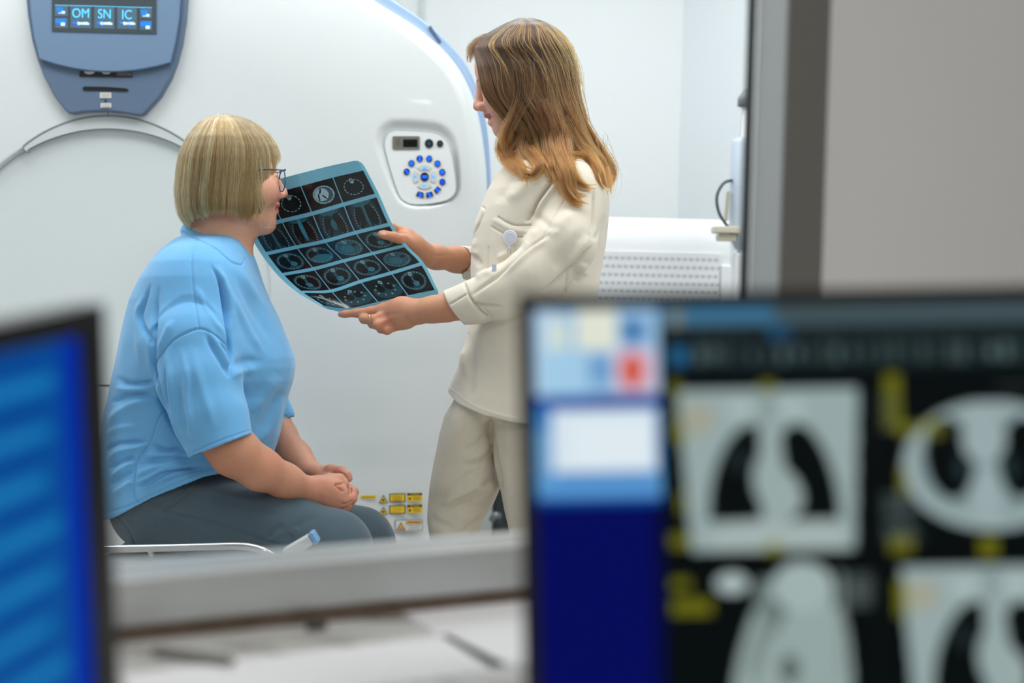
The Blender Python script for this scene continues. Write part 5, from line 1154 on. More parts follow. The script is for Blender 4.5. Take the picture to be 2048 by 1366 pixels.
g = np.random.default_rng(21); strands = []; cols = []; n = 26
DK, MDc, LT = lin3_((20, 11, 6)), lin3_((60, 35, 17)), lin3_((116, 78, 44)); TP = lin3_((160, 98, 42))
ncl = 90; cs_ = np.sort(g.uniform(0, 1, ncl)); cph = g.uniform(0, 6.28, ncl); cw = g.uniform(.5, 1.4, ncl); cend = g.normal(0, 1, ncl); cshade = g.random(ncl)
NS = 17000
for i in range(NS):
    s_ = g.random(); ci = np.argmin(np.abs(cs_ - s_)); ly = g.random() ** .55; z = g.normal()
    e0 = np.interp(s_, [0, .06, .14, .25, .35, .45, .55, .75, 1.0], [250, 282, 318, 330, 338, 352, 356, 340, 300]) + 9 * cend[ci] + 5 * z
    top = 36 + 14 * g.random() ** 2 + (50 * g.random() if ly < .4 else 0); t = np.linspace(0, 1, n); py = top + (e0 - top) * (t * .8 + .2 * t * t)
    mx_ = .8 * t ** 2; ss = s_ * (1 - mx_) + cs_[ci] * mx_; wv = np.clip((py - 170) / 130, 0, 1) ** 1.3 * cw[ci]
    ss = ss + .016 * wv * np.sin(py / 21.0 + cph[ci]) + .004 * z * t
    k = .93 + .07 * ly + .035 * wv * np.cos(py / 24.0 + cph[ci] * 1.7) + .01 * z * t - .05 * np.clip((py - 230) / 80, 0, 1)
    x, qq = shellD(np.clip(ss, .0, 1), py, k); strands.append(W(Qv(x, py, qq)))
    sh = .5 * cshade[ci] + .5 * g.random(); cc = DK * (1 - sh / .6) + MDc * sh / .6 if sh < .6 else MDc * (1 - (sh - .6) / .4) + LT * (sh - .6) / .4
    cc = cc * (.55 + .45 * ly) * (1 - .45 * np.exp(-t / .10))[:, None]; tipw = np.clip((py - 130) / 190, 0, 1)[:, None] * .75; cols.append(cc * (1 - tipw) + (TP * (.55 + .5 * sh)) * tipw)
# loose wavy locks: points (px, py, depth), radius px
import mathutils
bv = mathutils.bvhtree.BVHTree.FromPolygons([tuple(v) for v in W(TUN_V[:, :]).tolist()], TUN_F.tolist()) if False else None
tp_ = pix(TUN_V); tN = normals(TUN_V, TUN_F)
def shirt_q(x, y):
    d = (tp_[:, 0] - x) ** 2 + (tp_[:, 1] - y) ** 2; k = np.where(d < 36)[0]
    return (TUN_V[k, 2].min() - D0) / S if len(k) else 999
LOCKS = [
 ([(1000, 200), (1018, 238), (1018, 262), (1006, 284), (1005, 306), (1020, 328), (1044, 345), (1068, 347), (1074, 338)], [20, 20, 18, 15, 14, 13, 10, 6, 3], -58, 420),
 ([(1012, 215), (1034, 250), (1032, 280), (1020, 302), (1034, 322), (1047, 345), (1051, 374)], [20, 18, 16, 14, 11, 7, 2], -64, 320),
 ([(1040, 215), (1056, 260), (1052, 292), (1068, 312), (1078, 332), (1066, 350), (1046, 346)], [22, 20, 16, 13, 10, 7, 3], -70, 360),
 ([(1070, 220), (1082, 270), (1086, 300), (1098, 330), (1106, 356), (1096, 352)], [20, 18, 14, 10, 5, 2], -78, 260),
 ([(1090, 210), (1112, 260), (1118, 300), (1132, 342), (1139, 376), (1156, 402), (1180, 409)], [24, 22, 22, 19, 16, 10, 3], -88, 620),
 ([(1110, 220), (1132, 275), (1140, 320), (1152, 352), (1170, 368), (1194, 371)], [18, 16, 15, 11, 7, 2], -90, 300),
 ([(1100, 240), (1108, 290), (1124, 330), (1136, 360), (1150, 386), (1176, 393)], [18, 16, 14, 12, 8, 2], -92, 300),
 ([(1135, 210), (1158, 262), (1180, 296), (1200, 322), (1212, 352), (1221, 388)], [22, 20, 18, 16, 13, 4], -62, 560),
 ([(1150, 230), (1176, 270), (1202, 304), (1218, 330), (1224, 352), (1214, 384)], [16, 14, 12, 10, 8, 3], -30, 300),
 ([(1120, 240), (1150, 290), (1176, 316), (1194, 340), (1206, 366), (1216, 380)], [16, 15, 14, 12, 8, 3], -78, 300),
 ([(1080, 200), (1096, 250), (1102, 300), (1122, 318), (1160, 312), (1184, 322)], [18, 16, 13, 9, 6, 3], -92, 220),
 ([(1040, 120), (1046, 180), (1030, 225), (1012, 262), (1008, 290), (1024, 318)], [26, 22, 16, 12, 9, 4], -80, 260)]
for li, (pts, rad, dq, cnt) in enumerate(LOCKS):
    pts = np.array(pts, float); m_ = 34; ln = spl(pts, m_); rr_ = spl(np.stack([rad, rad], 1).astype(float), m_)[:, 0]
    qs = np.full(m_, float(dq))
    for j in range(m_):
        sq_ = shirt_q(ln[j, 0], ln[j, 1])
        if sq_ < 900: qs[j] = min(qs[j], sq_ - .55 * rr_[j] - 2)
    qs = np.convolve(np.pad(qs, 4, 'edge'), np.ones(9) / 9, 'valid'); qs = np.minimum(qs, dq + 0 * qs)
    tn = np.gradient(ln, axis=0); tn /= np.linalg.norm(tn, axis=1)[:, None]; nn = np.stack([-tn[:, 1], tn[:, 0]], 1)
    nsub = max(5, int(max(rad) * .75)); sub = [(g.normal(0, .50), g.normal(0, .5), g.uniform(0, 6.28), g.uniform(.80, 1.0), g.random(), g.uniform(.6, 1.3)) for _ in range(nsub)]
    for i in range(int(cnt * .8)):
        sa, sb, ph, sl2, sh0, fq_ = sub[i % nsub]; t = np.linspace(0, 1, m_); own = .30 * (1 - .72 * t); a = sa + g.normal(0, 1) * own; b_ = sb + g.normal(0, 1) * own
        rr2 = rr_ * .85 + 3.5 * t; wob = .34 * np.sin(t * 8 * fq_ + ph) * t
        xy = ln + nn * (rr2 * (a + wob))[:, None]; qq = qs + rr_ * .5 * (b_ + .3 * np.cos(t * 7 * fq_ + ph))
        cut = int(m_ * min(1.0, sl2 * g.uniform(.92, 1.03))); st0 = int(g.uniform(0, 5)); strands.append(W(Qv(xy[st0:cut, 0], xy[st0:cut, 1], qq[st0:cut])))
        sh = .6 * sh0 + .4 * g.random(); base_ = MDc * (.45 + .6 * sh) if sh < .75 else LT * .95; py = xy[st0:cut, 1]; tw = np.clip((py - 190) / 130, 0, 1)[:, None] * .85; cols.append(np.tile(base_, (cut - st0, 1)) * (1 - tw) + TP * (.32 + .95 * sh ** 1.4) * tw)
# forehead flick and flyaways
for i in range(260):
    t = np.linspace(0, 1, 20); x0_, y0_ = g.uniform(975, 1010), g.uniform(68, 84); x1_, y1_ = g.uniform(934, 948), g.uniform(98, 128)
    xs = x0_ + (x1_ - x0_) * np.sin(t * 1.57) ** .9 + 3 * np.sin(t * 5 + i); ys = y0_ + (y1_ - y0_) * t ** 1.5 - 2; strands.append(W(Qv(xs, ys, g.uniform(-30, 30) + 0 * t))); cols.append(np.tile(MDc * g.uniform(.6, 1.3), (20, 1)))
for i in range(120):
    t = np.linspace(0, 1, 20); s0 = g.uniform(.1, .6); py = 44 + (g.uniform(150, 330) - 44) * t; k = 1.0 + g.uniform(.0, .10) * np.sin(t * 3) + .02 * np.sin(t * 9 + i); x, qq = shellD(s0 + .05 * t * g.normal(), py, k); strands.append(W(Qv(x, py, qq))); cols.append(np.tile(TP * .9, (20, 1)))
for i in range(24):
    t = np.linspace(0, 1, 20); x0_ = g.uniform(1190, 1225); xs = x0_ + g.uniform(-6, 22) * np.sin(t * 2.6); ys = g.uniform(250, 330) + 90 * t; strands.append(W(Qv(xs, ys, -50 + 0 * t))); cols.append(np.tile(TP, (20, 1)))
sv = np.linspace(0, 1, 97); rows = []; vs = np.linspace(0, 1, 40); ev_ = np.interp(sv, [0, .06, .14, .25, .35, .45, .55, .75, 1.0], [240, 268, 296, 306, 312, 322, 326, 310, 280])
for v in vs:
    py = 43 + (ev_ - 43) * v; x, qq = shellD(sv, py - 7 * (1 - v) ** 2, .92 - .05 * np.clip((py - 230) / 80, 0, 1)); rows.append(Qv(x, py, qq))
rows = np.array(rows).reshape(-1, 3); idx = np.arange(40 * 97).reshape(40, 97); F = np.stack([idx[:-1, :-1].ravel(), idx[:-1, 1:].ravel(), idx[1:, 1:].ravel(), idx[1:, :-1].ravel()], 1)
hair = mkmesh('hair', rows, F, mat('brown hair base', (52, 34, 22), .6, bump=.3, bscale=300, noise=.2, nscale=80), doc)
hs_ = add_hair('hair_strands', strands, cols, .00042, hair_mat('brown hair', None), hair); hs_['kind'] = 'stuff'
# ---- badge reel on the pocket
sqb = shirt_q(1021, 475); 
bd = empty('badge_reel', W(q(1021, 475, sqb - 3)), 'round white badge reel clipped to the chest pocket of the cream tunic', 'badge reel')
m_bd = mat('white badge plastic', (226, 228, 240), .35); cN = np.array([-.25, .0, -1.0]); cN /= np.linalg.norm(cN)
def disc(b, cx, cy, q_, r, th, n=32):
    c0 = q(cx, cy, q_); t1 = np.cross(cN, [0, 1, 0]); t1 /= np.linalg.norm(t1); t2 = np.cross(cN, t1); b.prism(W(np.array([c0 + r * (math.cos(a) * t1 + math.sin(a) * t2) for a in np.linspace(0, 2 * math.pi, n, endpoint=False)])), (cN * th) @ M3.T)
b = MB(); disc(b, 1021, 475, sqb - 3, .0152, .007); o = b.build('reel_case', m_bd, bd); bevel(o, .0022)
b = MB(); disc(b, 1021, 475, sqb - 9.8, .0098, .0012); o = b.build('reel_disc', mat('pale lilac plastic', (214, 217, 232), .35), bd); bevel(o, .0005)
b = MB(); b.tube(W(np.array([q(1019, 489, sqb - 5), q(1018.5, 494, sqb - 5), q(1018.5, 498, sqb - 5)])), [.0035, .0028, .0022], 12); b.build('reel_neck', m_bd, bd, smooth=True)
b = MB(); b.tube(W(np.array([q(1018.5, 497, sqb - 5), q(1014.5, 501, sqb - 6), q(1016, 506, sqb - 6)])), .0007, 8); b.tube(W(np.array([q(1018.5, 497, sqb - 5), q(1022, 501, sqb - 6), q(1020, 507, sqb - 6)])), .0007, 8); b.build('snap_hook', mat('thin metal', (190, 188, 180), .2, 1), bd, smooth=True)
sq2 = shirt_q(988, 534); b = MB(); b.prism(W(np.array([q(984, 529, sq2 - 3), q(993, 529, sq2 - 3), q(993, 545, sq2 - 3), q(984, 545, sq2 - 3)])), (cN * .0012) @ M3.T); cd = b.build('card_tab', mat('pale blue card', (200, 214, 236), .4), bd)
# ------------------------------------------------------------------ the film sheet
CP = {  # control points of the printed grid (column u, row v) in photo pixels
 0: [(478, 404), (505, 458), (534, 507), (567, 549), (605, 584), (648, 612)],
 1: [(541, 388), (563, 442), (593, 494), (627, 538), (662, 582), (695, 617)],
 2: [(602, 372), (625, 427), (650, 482), (687, 522), (721, 563), (756, 604)],
 3: [(666, 355), (687, 409), (711, 465), (746, 507), (782, 546), (816, 591)],
 4: [(726, 341), (751, 391), (777, 449), (807, 492), (841, 528), (869, 580)]}
CP = np.array([CP[i] for i in range(5)], float)         # (5,6,2)
NUf, NVf = 300, 380
U = np.linspace(-.045, 1.028, NUf); Vv = np.linspace(-.085, 1.052, NVf)
def ext_spl(pts, t):                                     # Catmull-Rom with linear extrapolation, t in [0,m]
    m = len(pts) - 1; p = np.concatenate([[2 * pts[0] - pts[1]], pts, [2 * pts[-1] - pts[-2]]]); tc = np.clip(t, 0, m - 1e-9); i = tc.astype(int); f = (tc - i).reshape(-1, *([1] * (pts.ndim - 1)))
    a, b, c, d = p[i], p[i + 1], p[i + 2], p[i + 3]
    r = .5 * (2 * b + (c - a) * f + (2 * a - 5 * b + 4 * c - d) * f ** 2 + (3 * b - a - 3 * c + d) * f ** 3)
    e = (t - tc).reshape(f.shape); r = r + e * np.where(e < 0, pts[1] - pts[0], pts[-1] - pts[-2]); return r
Cu = ext_spl(CP, U * 4)                                  # (NU,6,2)
Pf = ext_spl(Cu.transpose(1, 0, 2), Vv * 5)              # (NV,NU,2)
UU, VV = np.meshgrid(U, Vv)
Qf = film_q(np.clip(UU, 0, 1), np.clip(VV, 0, 1)) + 1.5 * np.sin(UU * 9 + VV * 4) * np.sin(VV * 7)
d = D0 + Qf * S
Cf = np.stack([(Pf[..., 0] - 1024) / FPX * d, -(Pf[..., 1] - 683) / FPX * d, d], -1).reshape(-1, 3)
FILM_W = W(Cf)
idx = np.arange(NUf * NVf).reshape(NVf, NUf)
rc = ((np.minimum(UU + .045, 1.028 - UU) * 4 * 66 / 14) , (np.minimum(VV + .085, 1.052 - VV) * 5 * 55 / 14))   # rounded corners in units of the corner radius
cx_ = np.clip(1 - rc[0], 0, 1); cy_ = np.clip(1 - rc[1], 0, 1); okv = (cx_ ** 2 + cy_ ** 2) <= 1.0
okf = okv[:-1, :-1] & okv[1:, :-1] & okv[:-1, 1:] & okv[1:, 1:]
F = np.stack([idx[:-1, :-1][okf], idx[1:, :-1][okf], idx[1:, 1:][okf], idx[:-1, 1:][okf]], 1)
# printed pictures
col = np.zeros((NVf, NUf, 3)); base = np.array([118, 186, 210.]); col[:] = base
def ell_(x, y, cx, cy, rx, ry, a=0):
    c, s = math.cos(a), math.sin(a); X = (x - cx) * c + (y - cy) * s; Y = -(x - cx) * s + (y - cy) * c; return (X / rx) ** 2 + (Y / ry) ** 2
fr = np.random.default_rng(3)
def paint_cell(x, y, kind, c):
    """x, y in [-1,1]; returns rgb"""
    o = np.zeros(x.shape + (3,)); o[:] = (9, 17, 24)
    T = np.array([34, 78, 90.]); Wt = np.array([150, 190, 196.]); K = np.array([3, 9, 14.])
    nz = (np.sin(x * 23 + c) * np.sin(y * 19 + 2 * c) * .5 + .5)[..., None]
    def put(m, colr): o[m] = colr
    if kind == 'coronal':
        body = (np.abs(x) < .80 + .06 * y) & (y > -.93) & (y < .95); o[body] = T * .62
        top = (ell_(x, y, 0, -.95, .62, .42) < 1); o[top] = T * 1.15
        l1 = ell_(x, y, -.36, .12, .27, .78, .12) < 1; l2 = ell_(x, y, .38, .10, .27, .78, -.12) < 1; lung = (l1 | l2) & (y > -.62)
        rib = ((ell_(x, y, -.36, .12, .33, .88, .12) < 1) | (ell_(x, y, .38, .10, .33, .88, -.12) < 1)) & ~lung & (np.sin(y * 34) > .1) & (np.abs(x) > .3) & (y > -.5)
        o[rib] = Wt * .75; o[lung] = K
        if c % 3 == 0: o[ell_(x, y, 0, .1, .17, .38) < 1] = T * 1.25
        elif c % 3 == 1: o[ell_(x, y, .03, .05, .07, .9) < 1] = T * 1.3
        else: o[(ell_(x, y, 0, -.1, .13, .85) < 1)] = T * 1.7; 
        o[(ell_(x, y, -.5, .55, .02, .3, .5) < 1)] = T
    else:
        cy = .02; R = ell_(x, y, 0, cy, .84, .74)
        o[R < 1] = T * .85; o[(R < 1.0) & (R > .88)] = T * 1.25
        ring = (R < .80) & (R > .70) & (np.sin(np.arctan2(y - cy, x) * 22 + c) > -.1); 
        if kind == 'lung':
            l1 = ell_(x, y, -.36, .03, .33, .50, .15) < 1; l2 = ell_(x, y, .38, .03, .33, .48, -.15) < 1; o[l1 | l2] = K
            o[ell_(x, y, .05 + .1 * math.sin(c), .25, .22, .2, .4) < 1] = T * 1.45; o[ell_(x, y, -.02, -.1, .08, .3) < 1] = T * 1.1
        elif kind == 'liver':
            l1 = (ell_(x, y, -.4, -.1, .3, .34, .3) < 1) & (y < .1); o[l1 | ((ell_(x, y, .4, -.14, .33, .3, -.2) < 1))] = K
            o[ell_(x, y, -.02, .30, .66, .34) < 1] = T * 1.35
        elif kind == 'belly':
            o[ell_(x, y, 0, .06, .7, .56) < 1] = T * 1.05; o[(ell_(x, y, .42, -.1, .16, .12) < 1) | (ell_(x, y, -.4, .1, .12, .1) < 1)] = T * .3
            o[ell_(x, y, -.15, .1, .4, .36) < 1] = T * 1.3
        elif kind == 'head':
            o[R < 3] = (8, 15, 22); rr_ = ell_(x, y, 0, 0, .62, .60); o[(rr_ < 1) & (rr_ > .84) & (np.sin(np.arctan2(y, x) * 15) > -.35)] = Wt * .95
            o[ell_(x, y, .02, -.42, .13, .16) < 1] = Wt * .9; o[(ell_(x, y, .05, .12, .3, .22) < 1)] = T * .35; ring = np.zeros_like(x, bool)
        elif kind == 'bright':
            o[R < 3] = (10, 18, 26); rr_ = ell_(x, y, .1, -.02, .66, .64); o[rr_ < 1] = (60, 90, 105); o[(rr_ < 1) & (rr_ > .78)] = Wt * 1.0; o[ell_(x, y, -.02, -.05, .42, .46, .3) < 1] = (165, 195, 205)
            o[(ell_(x, y, -.05, -.3, .06, .2, .4) < 1) | (ell_(x, y, .1, .15, .05, .22, -.5) < 1) | (ell_(x, y, -.25, .1, .05, .3, .1) < 1)] = (20, 34, 44); ring = np.zeros_like(x, bool)
        elif kind == 'neck':
            o[R < 3] = (14, 27, 34); o[ell_(x, y, .1, .3, .9, .6) < 1] = T * .8; o[(ell_(x, y, -.28, .02, .26, .3) < 1) | (ell_(x, y, .3, -.06, .26, .3) < 1)] = K
            for k in range(9):
                a = k * .7 + c; o[ell_(x, y, .62 * math.cos(a), .1 + .5 * math.sin(a), .07, .05, a) < 1] = Wt * .8
            ring = np.zeros_like(x, bool)
        if kind in ('lung', 'liver', 'belly'): o[ring] = Wt * .8
        if kind != 'bright': 
            sp = (ell_(x, y, 0, -.52, .12, .15) < 1); o[sp] = Wt * .85; o[ell_(x, y, 0, -.52, .05, .07) < 1] = T
    return o * (.93 + .14 * nz)
kinds = [['head', 'head', 'bright', 'head'], ['coronal'] * 4, ['lung', 'liver', 'belly', 'lung'], ['lung', 'lung', 'lung', 'belly'], ['neck', 'neck', 'neck', 'lung']]
for r in range(5):
    for c in range(4):
        u0_, u1_ = c / 4, (c + 1) / 4; v0_, v1_ = r / 5, (r + 1) / 5
        gu = .0032 ; gv = .0135
        m = (UU > u0_ + (gu if c else 0)) & (UU < u1_ - (gu if c < 3 else 0)) & (VV > v0_ + (gv if r else 0)) & (VV < v1_ - (gv if r < 4 else 0))
        x = (UU[m] - (u0_ + u1_) / 2) * 8; y = (VV[m] - (v0_ + v1_) / 2) * 10
        col[m] = paint_cell(x * 1.02, y * 1.02, kinds[r][c], r * 4 + c)
    
cl = np.where(col / 255 <= .04045, col / 255 / 12.92, ((col / 255 + .055) / 1.055) ** 2.4).reshape(-1, 3)
m_film = mat('glossy film print', (20, 40, 50), .14, colattr='Col', coat=0)
film = mesh_np('film_sheet', FILM_W, F, m_film, None)
set_col(film, cl)
md = film.modifiers.new('thickness', 'SOLIDIFY'); md.thickness = .0005; md.offset = 0
tag(film, 'curved bluish film sheet with rows of scan pictures held between the two people', 'x-ray film')
# ------------------------------------------------------------------ worktop
m_desk = mat('pale marbled worktop', (222, 225, 224), .3, coat=.1); nt = m_desk.node_tree; bs = nt.nodes['Principled BSDF']
tc = nt.nodes.new('ShaderNodeTexCoord'); n1 = nt.nodes.new('ShaderNodeTexNoise'); n1.inputs['Scale'].default_value = 3.2; n1.inputs['Detail'].default_value = 5; n1.inputs['Distortion'].default_value = 1.6
mp_ = nt.nodes.new('ShaderNodeMapping'); mp_.inputs['Scale'].default_value = (1.0, 2.6, 1); mp_.inputs['Rotation'].default_value = (0, 0, .5)
nt.links.new(tc.outputs['Object'], mp_.inputs[0]); nt.links.new(mp_.outputs[0], n1.inputs['Vector'])
rp = nt.nodes.new('ShaderNodeValToRGB'); nt.links.new(n1.outputs['Fac'], rp.inputs[0])
rp.color_ramp.elements[0].position = .38; rp.color_ramp.elements[0].color = (*lin((218, 222, 221)), 1); rp.color_ramp.elements[1].position = .62; rp.color_ramp.elements[1].color = (*lin((222, 226, 226)), 1)
for ps, cc in ((.47, (216, 219, 218)), (.50, (138, 136, 132)), (.53, (212, 215, 214))): e_ = rp.color_ramp.elements.new(ps); e_.color = (*lin(cc), 1)
nt.links.new(rp.outputs[0], bs.inputs['Base Color'])
ZD = ZS - .014
desk = empty('desk', (WP(.4, 0, -.4)), 'pale marbled desk worktop under the window, between the two screens', 'desk')
b = MB(); b.box((WP(-1.0, ZD - .03, -.82) + WP(2.4, ZD, .008)) / 2, (3.4, .828, .03), AXW); o = b.build('worktop', m_desk, desk); bevel(o, .003)
m_leg = mat('grey desk leg', (120, 122, 124), .5)
for t in (-.95, .7, 2.35):
    b = MB(); b.box((WP(t - .02, 0, -.76) + WP(t + .02, ZD - .03, -.05)) / 2, (.04, .71, ZD - .03), AXW); b.build('side_panel', m_leg, desk)
def paper(px, py, wx, wy, a, label, grp, th=.0012, z=0, c=(240, 243, 248)):
    p = ray_z(px, py, ZD); ca, sa = math.cos(a), math.sin(a); ax = np.array([[ca, sa, 0], [-sa, ca, 0], [0, 0, 1]])
    b = MB(); b.box(p + [0, 0, th / 2 + z], (wx, wy, th), ax); o = b.build('paper_sheet', mat('white paper', c, .8), None); tag(o, label, 'paper', grp); return o
paper(1035, 1262, .15, .21, .45, 'white paper sheet on the desk beside the right screen', 'papers on the desk')
paper(640, 1345, .30, .12, .52, 'white paper sheet on the desk in the middle of the bottom edge', 'papers on the desk')
# a pen and a smudge on the desk, unclear marks built as guessed solids
p0, p1 = ray_z(300, 1300, ZD + .006), ray_z(470, 1322, ZD + .006); b = MB(); b.tube([p0, p0 + (p1 - p0) * .1, p1 - (p1 - p0) * .1, p1], [.001, .0042, .0042, .002], 10); o = b.build('streak', mat('grey pen', (118, 118, 116), .4), None, smooth=True); tag(o, 'grey pen on the desk near the left screen, solid form guessed', 'streak')
p0 = ray_z(632, 1252, ZD + .005); b = MB(); b.tube([p0 - [.009, 0, 0], p0 + [.009, .004, 0]], [.0045, .004], 10); o = b.build('smudge', mat('dark grey smudge', (70, 70, 68), .7), None, smooth=True); tag(o, 'small dark eraser on the desk below the window frame, solid form guessed', 'smudge')
# ------------------------------------------------------------------ screens
def lin3(a): a = np.clip(np.asarray(a, float), 0, 255) / 255; return np.where(a <= .04045, a / 12.92, ((a + .055) / 1.055) ** 2.4)
m_scr = mat('lit screen', (0, 0, 0), .3, lin_rgb=(.002, .002, .002)); nt = m_scr.node_tree; a_ = nt.nodes.new('ShaderNodeVertexColor'); a_.layer_name = 'Col'; nt.links.new(a_.outputs['Color'], nt.nodes['Principled BSDF'].inputs['Emission Color']); nt.nodes['Principled BSDF'].inputs['Emission Strength'].default_value = 1.0; nt.nodes['Principled BSDF'].inputs['Specular IOR Level'].default_value = .04; nt.nodes['Principled BSDF'].inputs['Roughness'].default_value = .5
m_bez = mat('black screen bezel', (9, 9, 10), .35)
def monitor(corner, eu, ev, width, height, bez, paint, nu, nv, label, name='monitor', bx=None):
    bx = bx or bez
    """corner: outer top corner; eu: unit vector along the top edge; ev: unit vector down; paint(u,v) metres -> rgb"""
    eu = eu / np.linalg.norm(eu); ev = ev - eu * (ev @ eu); ev /= np.linalg.norm(ev); en = np.cross(eu, ev)
    if en[1] < 0: en = -en                                # pointing away from the viewer
    base = corner + eu * width / 2 + ev * height; root = empty(name, (base[0], base[1], ZD), label, 'computer monitor')
    AX = np.stack([eu, -ev, en])
    def pt(u, v, w=0): return corner + eu * u + ev * v + en * w
    b = MB(); cs = ((0, 0, width, bez), (0, height - bez * 1.3, width, height), (0, bez, bx, height - bez * 1.3), (width - bx, bez, width, height - bez * 1.3))
    for (a0, b0, a1, b1) in cs: b.box((pt(a0, b0, 0) + pt(a1, b1, .02)) / 2, (a1 - a0, b1 - b0, .02), AX)
    o = b.build('bezel', m_bez, root)
    b = MB(); b.box((pt(.004, .004, .02) + pt(width - .004, height - .004, .034)) / 2, (width - .008, height - .008, .014), AX); b.box((pt(width * .25, height * .3, .034) + pt(width * .75, height * .9, .055)) / 2, (width * .5, height * .6, .021), AX); o = b.build('back_shell', m_bez, root); bevel(o, .004)
    us = np.linspace(bx, width - bx, nu); vs = np.linspace(bez, height - bez * 1.3, nv); Ug, Vg = np.meshgrid(us, vs)
    V = corner + Ug.reshape(-1, 1) * eu + Vg.reshape(-1, 1) * ev + en * .003; idx = np.arange(nu * nv).reshape(nv, nu)
    F = np.stack([idx[:-1, :-1].ravel(), idx[1:, :-1].ravel(), idx[1:, 1:].ravel(), idx[:-1, 1:].ravel()], 1)
    nrm = np.cross(V[F[0, 1]] - V[F[0, 0]], V[F[0, 3]] - V[F[0, 0]])
    if nrm @ en > 0: F = F[:, ::-1]
    o = mesh_np('screen', V, F, m_scr, root, smooth=False); set_col(o, lin3(paint(Ug, Vg)).reshape(-1, 3))
    st = pt(width / 2, height * .85, .05); b = MB(); q = np.array([st[0], st[1], 0]); q = q + np.array([en[0], en[1], 0]) * .02
    b.box(q + ZV * ((ZD + .012 + st[2]) / 2), (.05, .022, st[2] - ZD - .012), np.stack([np.array([eu[0], eu[1], 0]), np.array([en[0], en[1], 0]), ZV])); b.build('stand_neck', m_bez, root)
    b = MB(); b.box(q + ZV * (ZD + .006), (.22, .16, .012), np.stack([np.array([eu[0], eu[1], 0]), np.array([en[0], en[1], 0]), ZV])); o = b.build('stand_base', m_bez, root); bevel(o, .004)
    return root
DM = .90; SM = DM / FPX
def paintR(Ug, Vg):
    X = 1035 + Ug / SM; Y = 588 + Vg / SM; o = np.zeros(X.shape + (3,)); o[:] = (2, 8, 10)
    def R(x0, y0, x1, y1, c, a=1.0):
        m = (X >= x0) & (X < x1) & (Y >= y0) & (Y < y1); o[m] = o[m] * (1 - a) + np.array(c) * a
    def E(cx, cy, rx, ry, c, m0=None, a=0):
        m = ell_(X, Y, cx, cy, rx, ry, a) < 1
        if m0 is not None: m &= m0
        o[m] = c
    g = np.random.default_rng(5)
    # header bars
    R(1318, 618, 2700, 656, (66, 84, 90)); R(1318, 618, 1545, 652, (58, 112, 146)); R(1340, 625, 1365, 690, (120, 126, 116)); R(1318, 656, 2700, 745, (18, 30, 34)); R(1530, 655, 1580, 688, (20, 78, 120)); R(1490, 660, 1525, 690, (6, 12, 14)); R(1340, 700, 1372, 732, (30, 96, 138))
    for k in range(46):
        x = 1385 + k * 28 + g.integers(0, 10); c = g.integers(50, 105); R(x, 700 + g.integers(0, 8), x + g.integers(8, 20), 728 + g.integers(0, 8), (c * .8, c, c))
        R(x, 662, x + 14, 690, (34, 46, 48))
    R(1318, 745, 2700, 752, (4, 20, 24))
    # side panel
    R(1066, 618, 1315, 792, (150, 190, 222)); R(1066, 618, 1120, 792, (176, 206, 232)); R(1150, 622, 1232, 700, (222, 226, 210)); R(1094, 640, 1136, 700, (205, 220, 214)); R(1240, 640, 1290, 690, (96, 146, 196)); R(1252, 650, 1280, 678, (40, 92, 146)); R(1176, 712, 1222, 770, (110, 158, 204)); R(1080, 705, 1170, 790, (160, 202, 230))
    R(1226, 702, 1306, 786, (214, 186, 206)); E(1262, 744, 27, 30, (208, 110, 98)); E(1262, 744, 20, 38, (206, 92, 76))
    R(1066, 792, 1315, 816, (8, 60, 150)); R(1180, 794, 1315, 812, (0, 24, 130)); R(1066, 816, 1315, 952, (64, 130, 196)); R(1100, 820, 1306, 946, (214, 228, 238)); R(1140, 846, 1290, 930, (222, 234, 240)); R(1066, 860, 1100, 950, (110, 160, 205))
    R(1066, 952, 1315, 1002, (88, 150, 206)); R(1110, 956, 1300, 966, (70, 130, 190)); R(1066, 1000, 1315, 2000, (0, 6, 88)); R(1066, 996, 1315, 1008, (10, 70, 150)); R(1290, 1008, 1315, 2000, (0, 4, 66))
    # black frames and pictures
    def lungs(ox, oy):
        m = (X > 1350 + ox + .07 * (Y - 785 - oy)) & (X < 1712 + ox - .05 * (Y - 785 - oy)) & (Y > 785 + oy) & (Y < 1105 + oy); o[m] = (148, 166, 166)
        E(1476 + ox, 826 + oy, 26, 14, (170, 186, 186)); E(1580 + ox, 826 + oy, 26, 14, (170, 186, 186)); m1 = m & (np.abs(X - 1530 - ox) < 14) & (Y < 850 + oy); o[m1] = (132, 150, 150)
        R(1365 + ox, 815 + oy, 1420 + ox, 870 + oy, (158, 160, 142))
        K_ = (3, 9, 10)
        m2 = m & (Y < 1048 + oy)
        E(1484 + ox, 1004 + oy, 74, 150, K_, m2 & (X < 1512 + ox), .14); E(1604 + ox, 1004 + oy, 62, 150, K_, m2 & (X > 1556 + ox + .12 * (Y - 900 - oy)), -.14)
        E(1528 + ox, 965 + oy, 30, 56, (148, 166, 166)); E(1560 + ox, 990 + oy, 32, 50, (150, 168, 166), None, -.4); E(1495 + ox, 1088 + oy, 84, 42, (160, 176, 174)); E(1614 + ox, 1090 + oy, 70, 40, (160, 176, 174)); E(1470 + ox, 925 + oy, 12, 26, (30, 42, 44))
    lungs(0, 0); lungs(435, 358)
    bx = (Y > 1105) & (Y < 1143) & (X > 1318); o[bx] = (2, 7, 8)
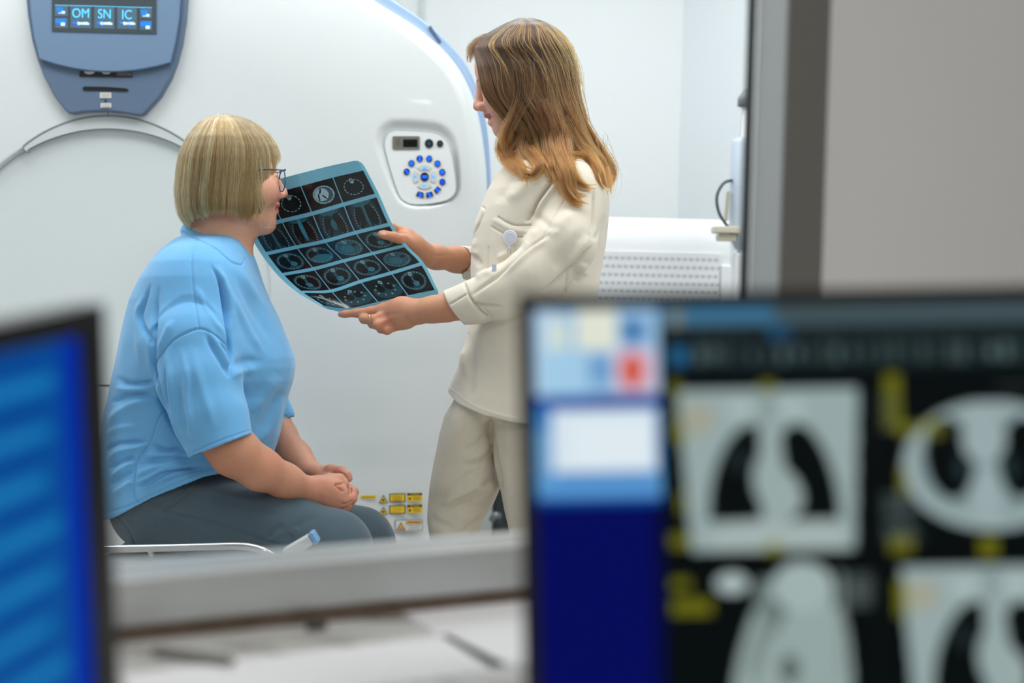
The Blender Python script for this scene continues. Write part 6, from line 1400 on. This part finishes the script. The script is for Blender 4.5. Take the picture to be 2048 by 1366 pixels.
    E(1975, 945, 178, 128, (150, 168, 170)); E(1975, 945, 150, 102, (128, 148, 150)); E(1890, 930, 50, 82, (3, 9, 10), None, -.1); E(2035, 930, 46, 82, (3, 9, 10), None, .1); E(1960, 890, 44, 54, (150, 168, 170)); E(1962, 1010, 34, 60, (150, 168, 170)); E(1915, 950, 12, 24, (34, 52, 56)); E(2010, 950, 10, 24, (34, 52, 56)); R(1840, 855, 1880, 885, (150, 150, 50), .6)
    m = (ell_(X, Y, 1560, 1420, 118, 290, .12) < 1) & (Y > 1148); o[m] = (146, 164, 162); E(1450, 1170, 32, 20, (172, 188, 188)); E(1520, 1220, 22, 60, (112, 128, 126), None, -.1); E(1545, 1200, 14, 50, (90, 104, 102)); E(1590, 1180, 60, 50, (158, 176, 174)); E(1560, 1340, 20, 30, (88, 98, 94)); E(1500, 1300, 14, 70, (118, 134, 130), None, .3); R(1650, 1160, 1720, 1220, (50, 62, 62)); R(1662, 1150, 1672, 1366, (120, 132, 128))
    # yellow and grey annotations
    for (x, y, w, h) in ((1338, 768, 20, 26), (1345, 860, 20, 28), (1335, 820, 12, 60), (1515, 772, 30, 20), (1330, 1070, 40, 26), (1520, 1092, 30, 20), (1330, 1160, 36, 20), (1330, 1200, 80, 30), (1765, 760, 30, 110), (1790, 860, 40, 22), (1765, 1080, 46, 36), (1945, 1085, 34, 44), (1775, 1170, 22, 70), (1350, 990, 10, 40), (1790, 950, 14, 50)): R(x, y, x + w, y + h, (128, 128, 22), .8)
    for k in range(9): R(1755, 1000 + k * 11, 1812 + (k % 3) * 8, 1005 + k * 11, (78, 92, 92)); R(1330, 1080 + k * 0, 1340, 1084, (70, 80, 80))
    for k in range(5): R(1690, 1155 + k * 14, 1730, 1160 + k * 14, (86, 98, 96)); R(1752, 800 + k * 16, 1790, 806 + k * 16, (66, 76, 66))
    R(1735, 752, 1742, 2000, (12, 16, 16)); R(1990, 785, 2060, 792, (50, 56, 56))
    return o
c0 = P(1035, 589, DM); eu = P(2048, 571, DM) - c0; ev = P(1047, 1366, DM * .985) - c0
monitor(c0, eu, ev, .52, .292, .0102, paintR, 520, 290, 'black framed monitor on the right showing chest scans in dark panels')
DL = .88; cR = P(209, 607, DL); eu = P(0, 646, DL * .88) - cR
_g = lambda k: (P(240, 1366, DL * k) - cR) @ eu
_a, _b = .8, 1.3
for _ in range(50):
    _m = (_a + _b) / 2
    if _g(_a) * _g(_m) <= 0: _b = _m
    else: _a = _m
ev = P(240, 1366, DL * _a) - cR; SL = DL / FPX
def paintL(Ug, Vg):
    X = 209 - Ug * 1670.0; Y = Vg / SL; o = np.zeros(X.shape + (3,)); t = np.clip(Y / 760, 0, 1)[..., None]; o[:] = np.array([0, 70, 146.]) * (1 - t) + np.array([0, 78, 150.]) * t
    o[:, :][(X > 128)] = (0, 46, 158); o[Y < 52] = (14, 84, 166)
    for k in range(14):
        y0 = 128 + k * 92; L_ = 118 - 10 * (k % 3); m = (np.abs(Y - y0) < 15) & (X < L_) & (X > -900); o[m] = (12, 112, 172); m = (np.abs(Y - y0) < 8) & (X < L_ - 30); o[m] = (26, 122, 182)
    return o
monitor(cR, eu, ev, .49, .270, .0165, paintL, 300, 170, 'black framed monitor on the left showing a blue list of lines', bx=.027)
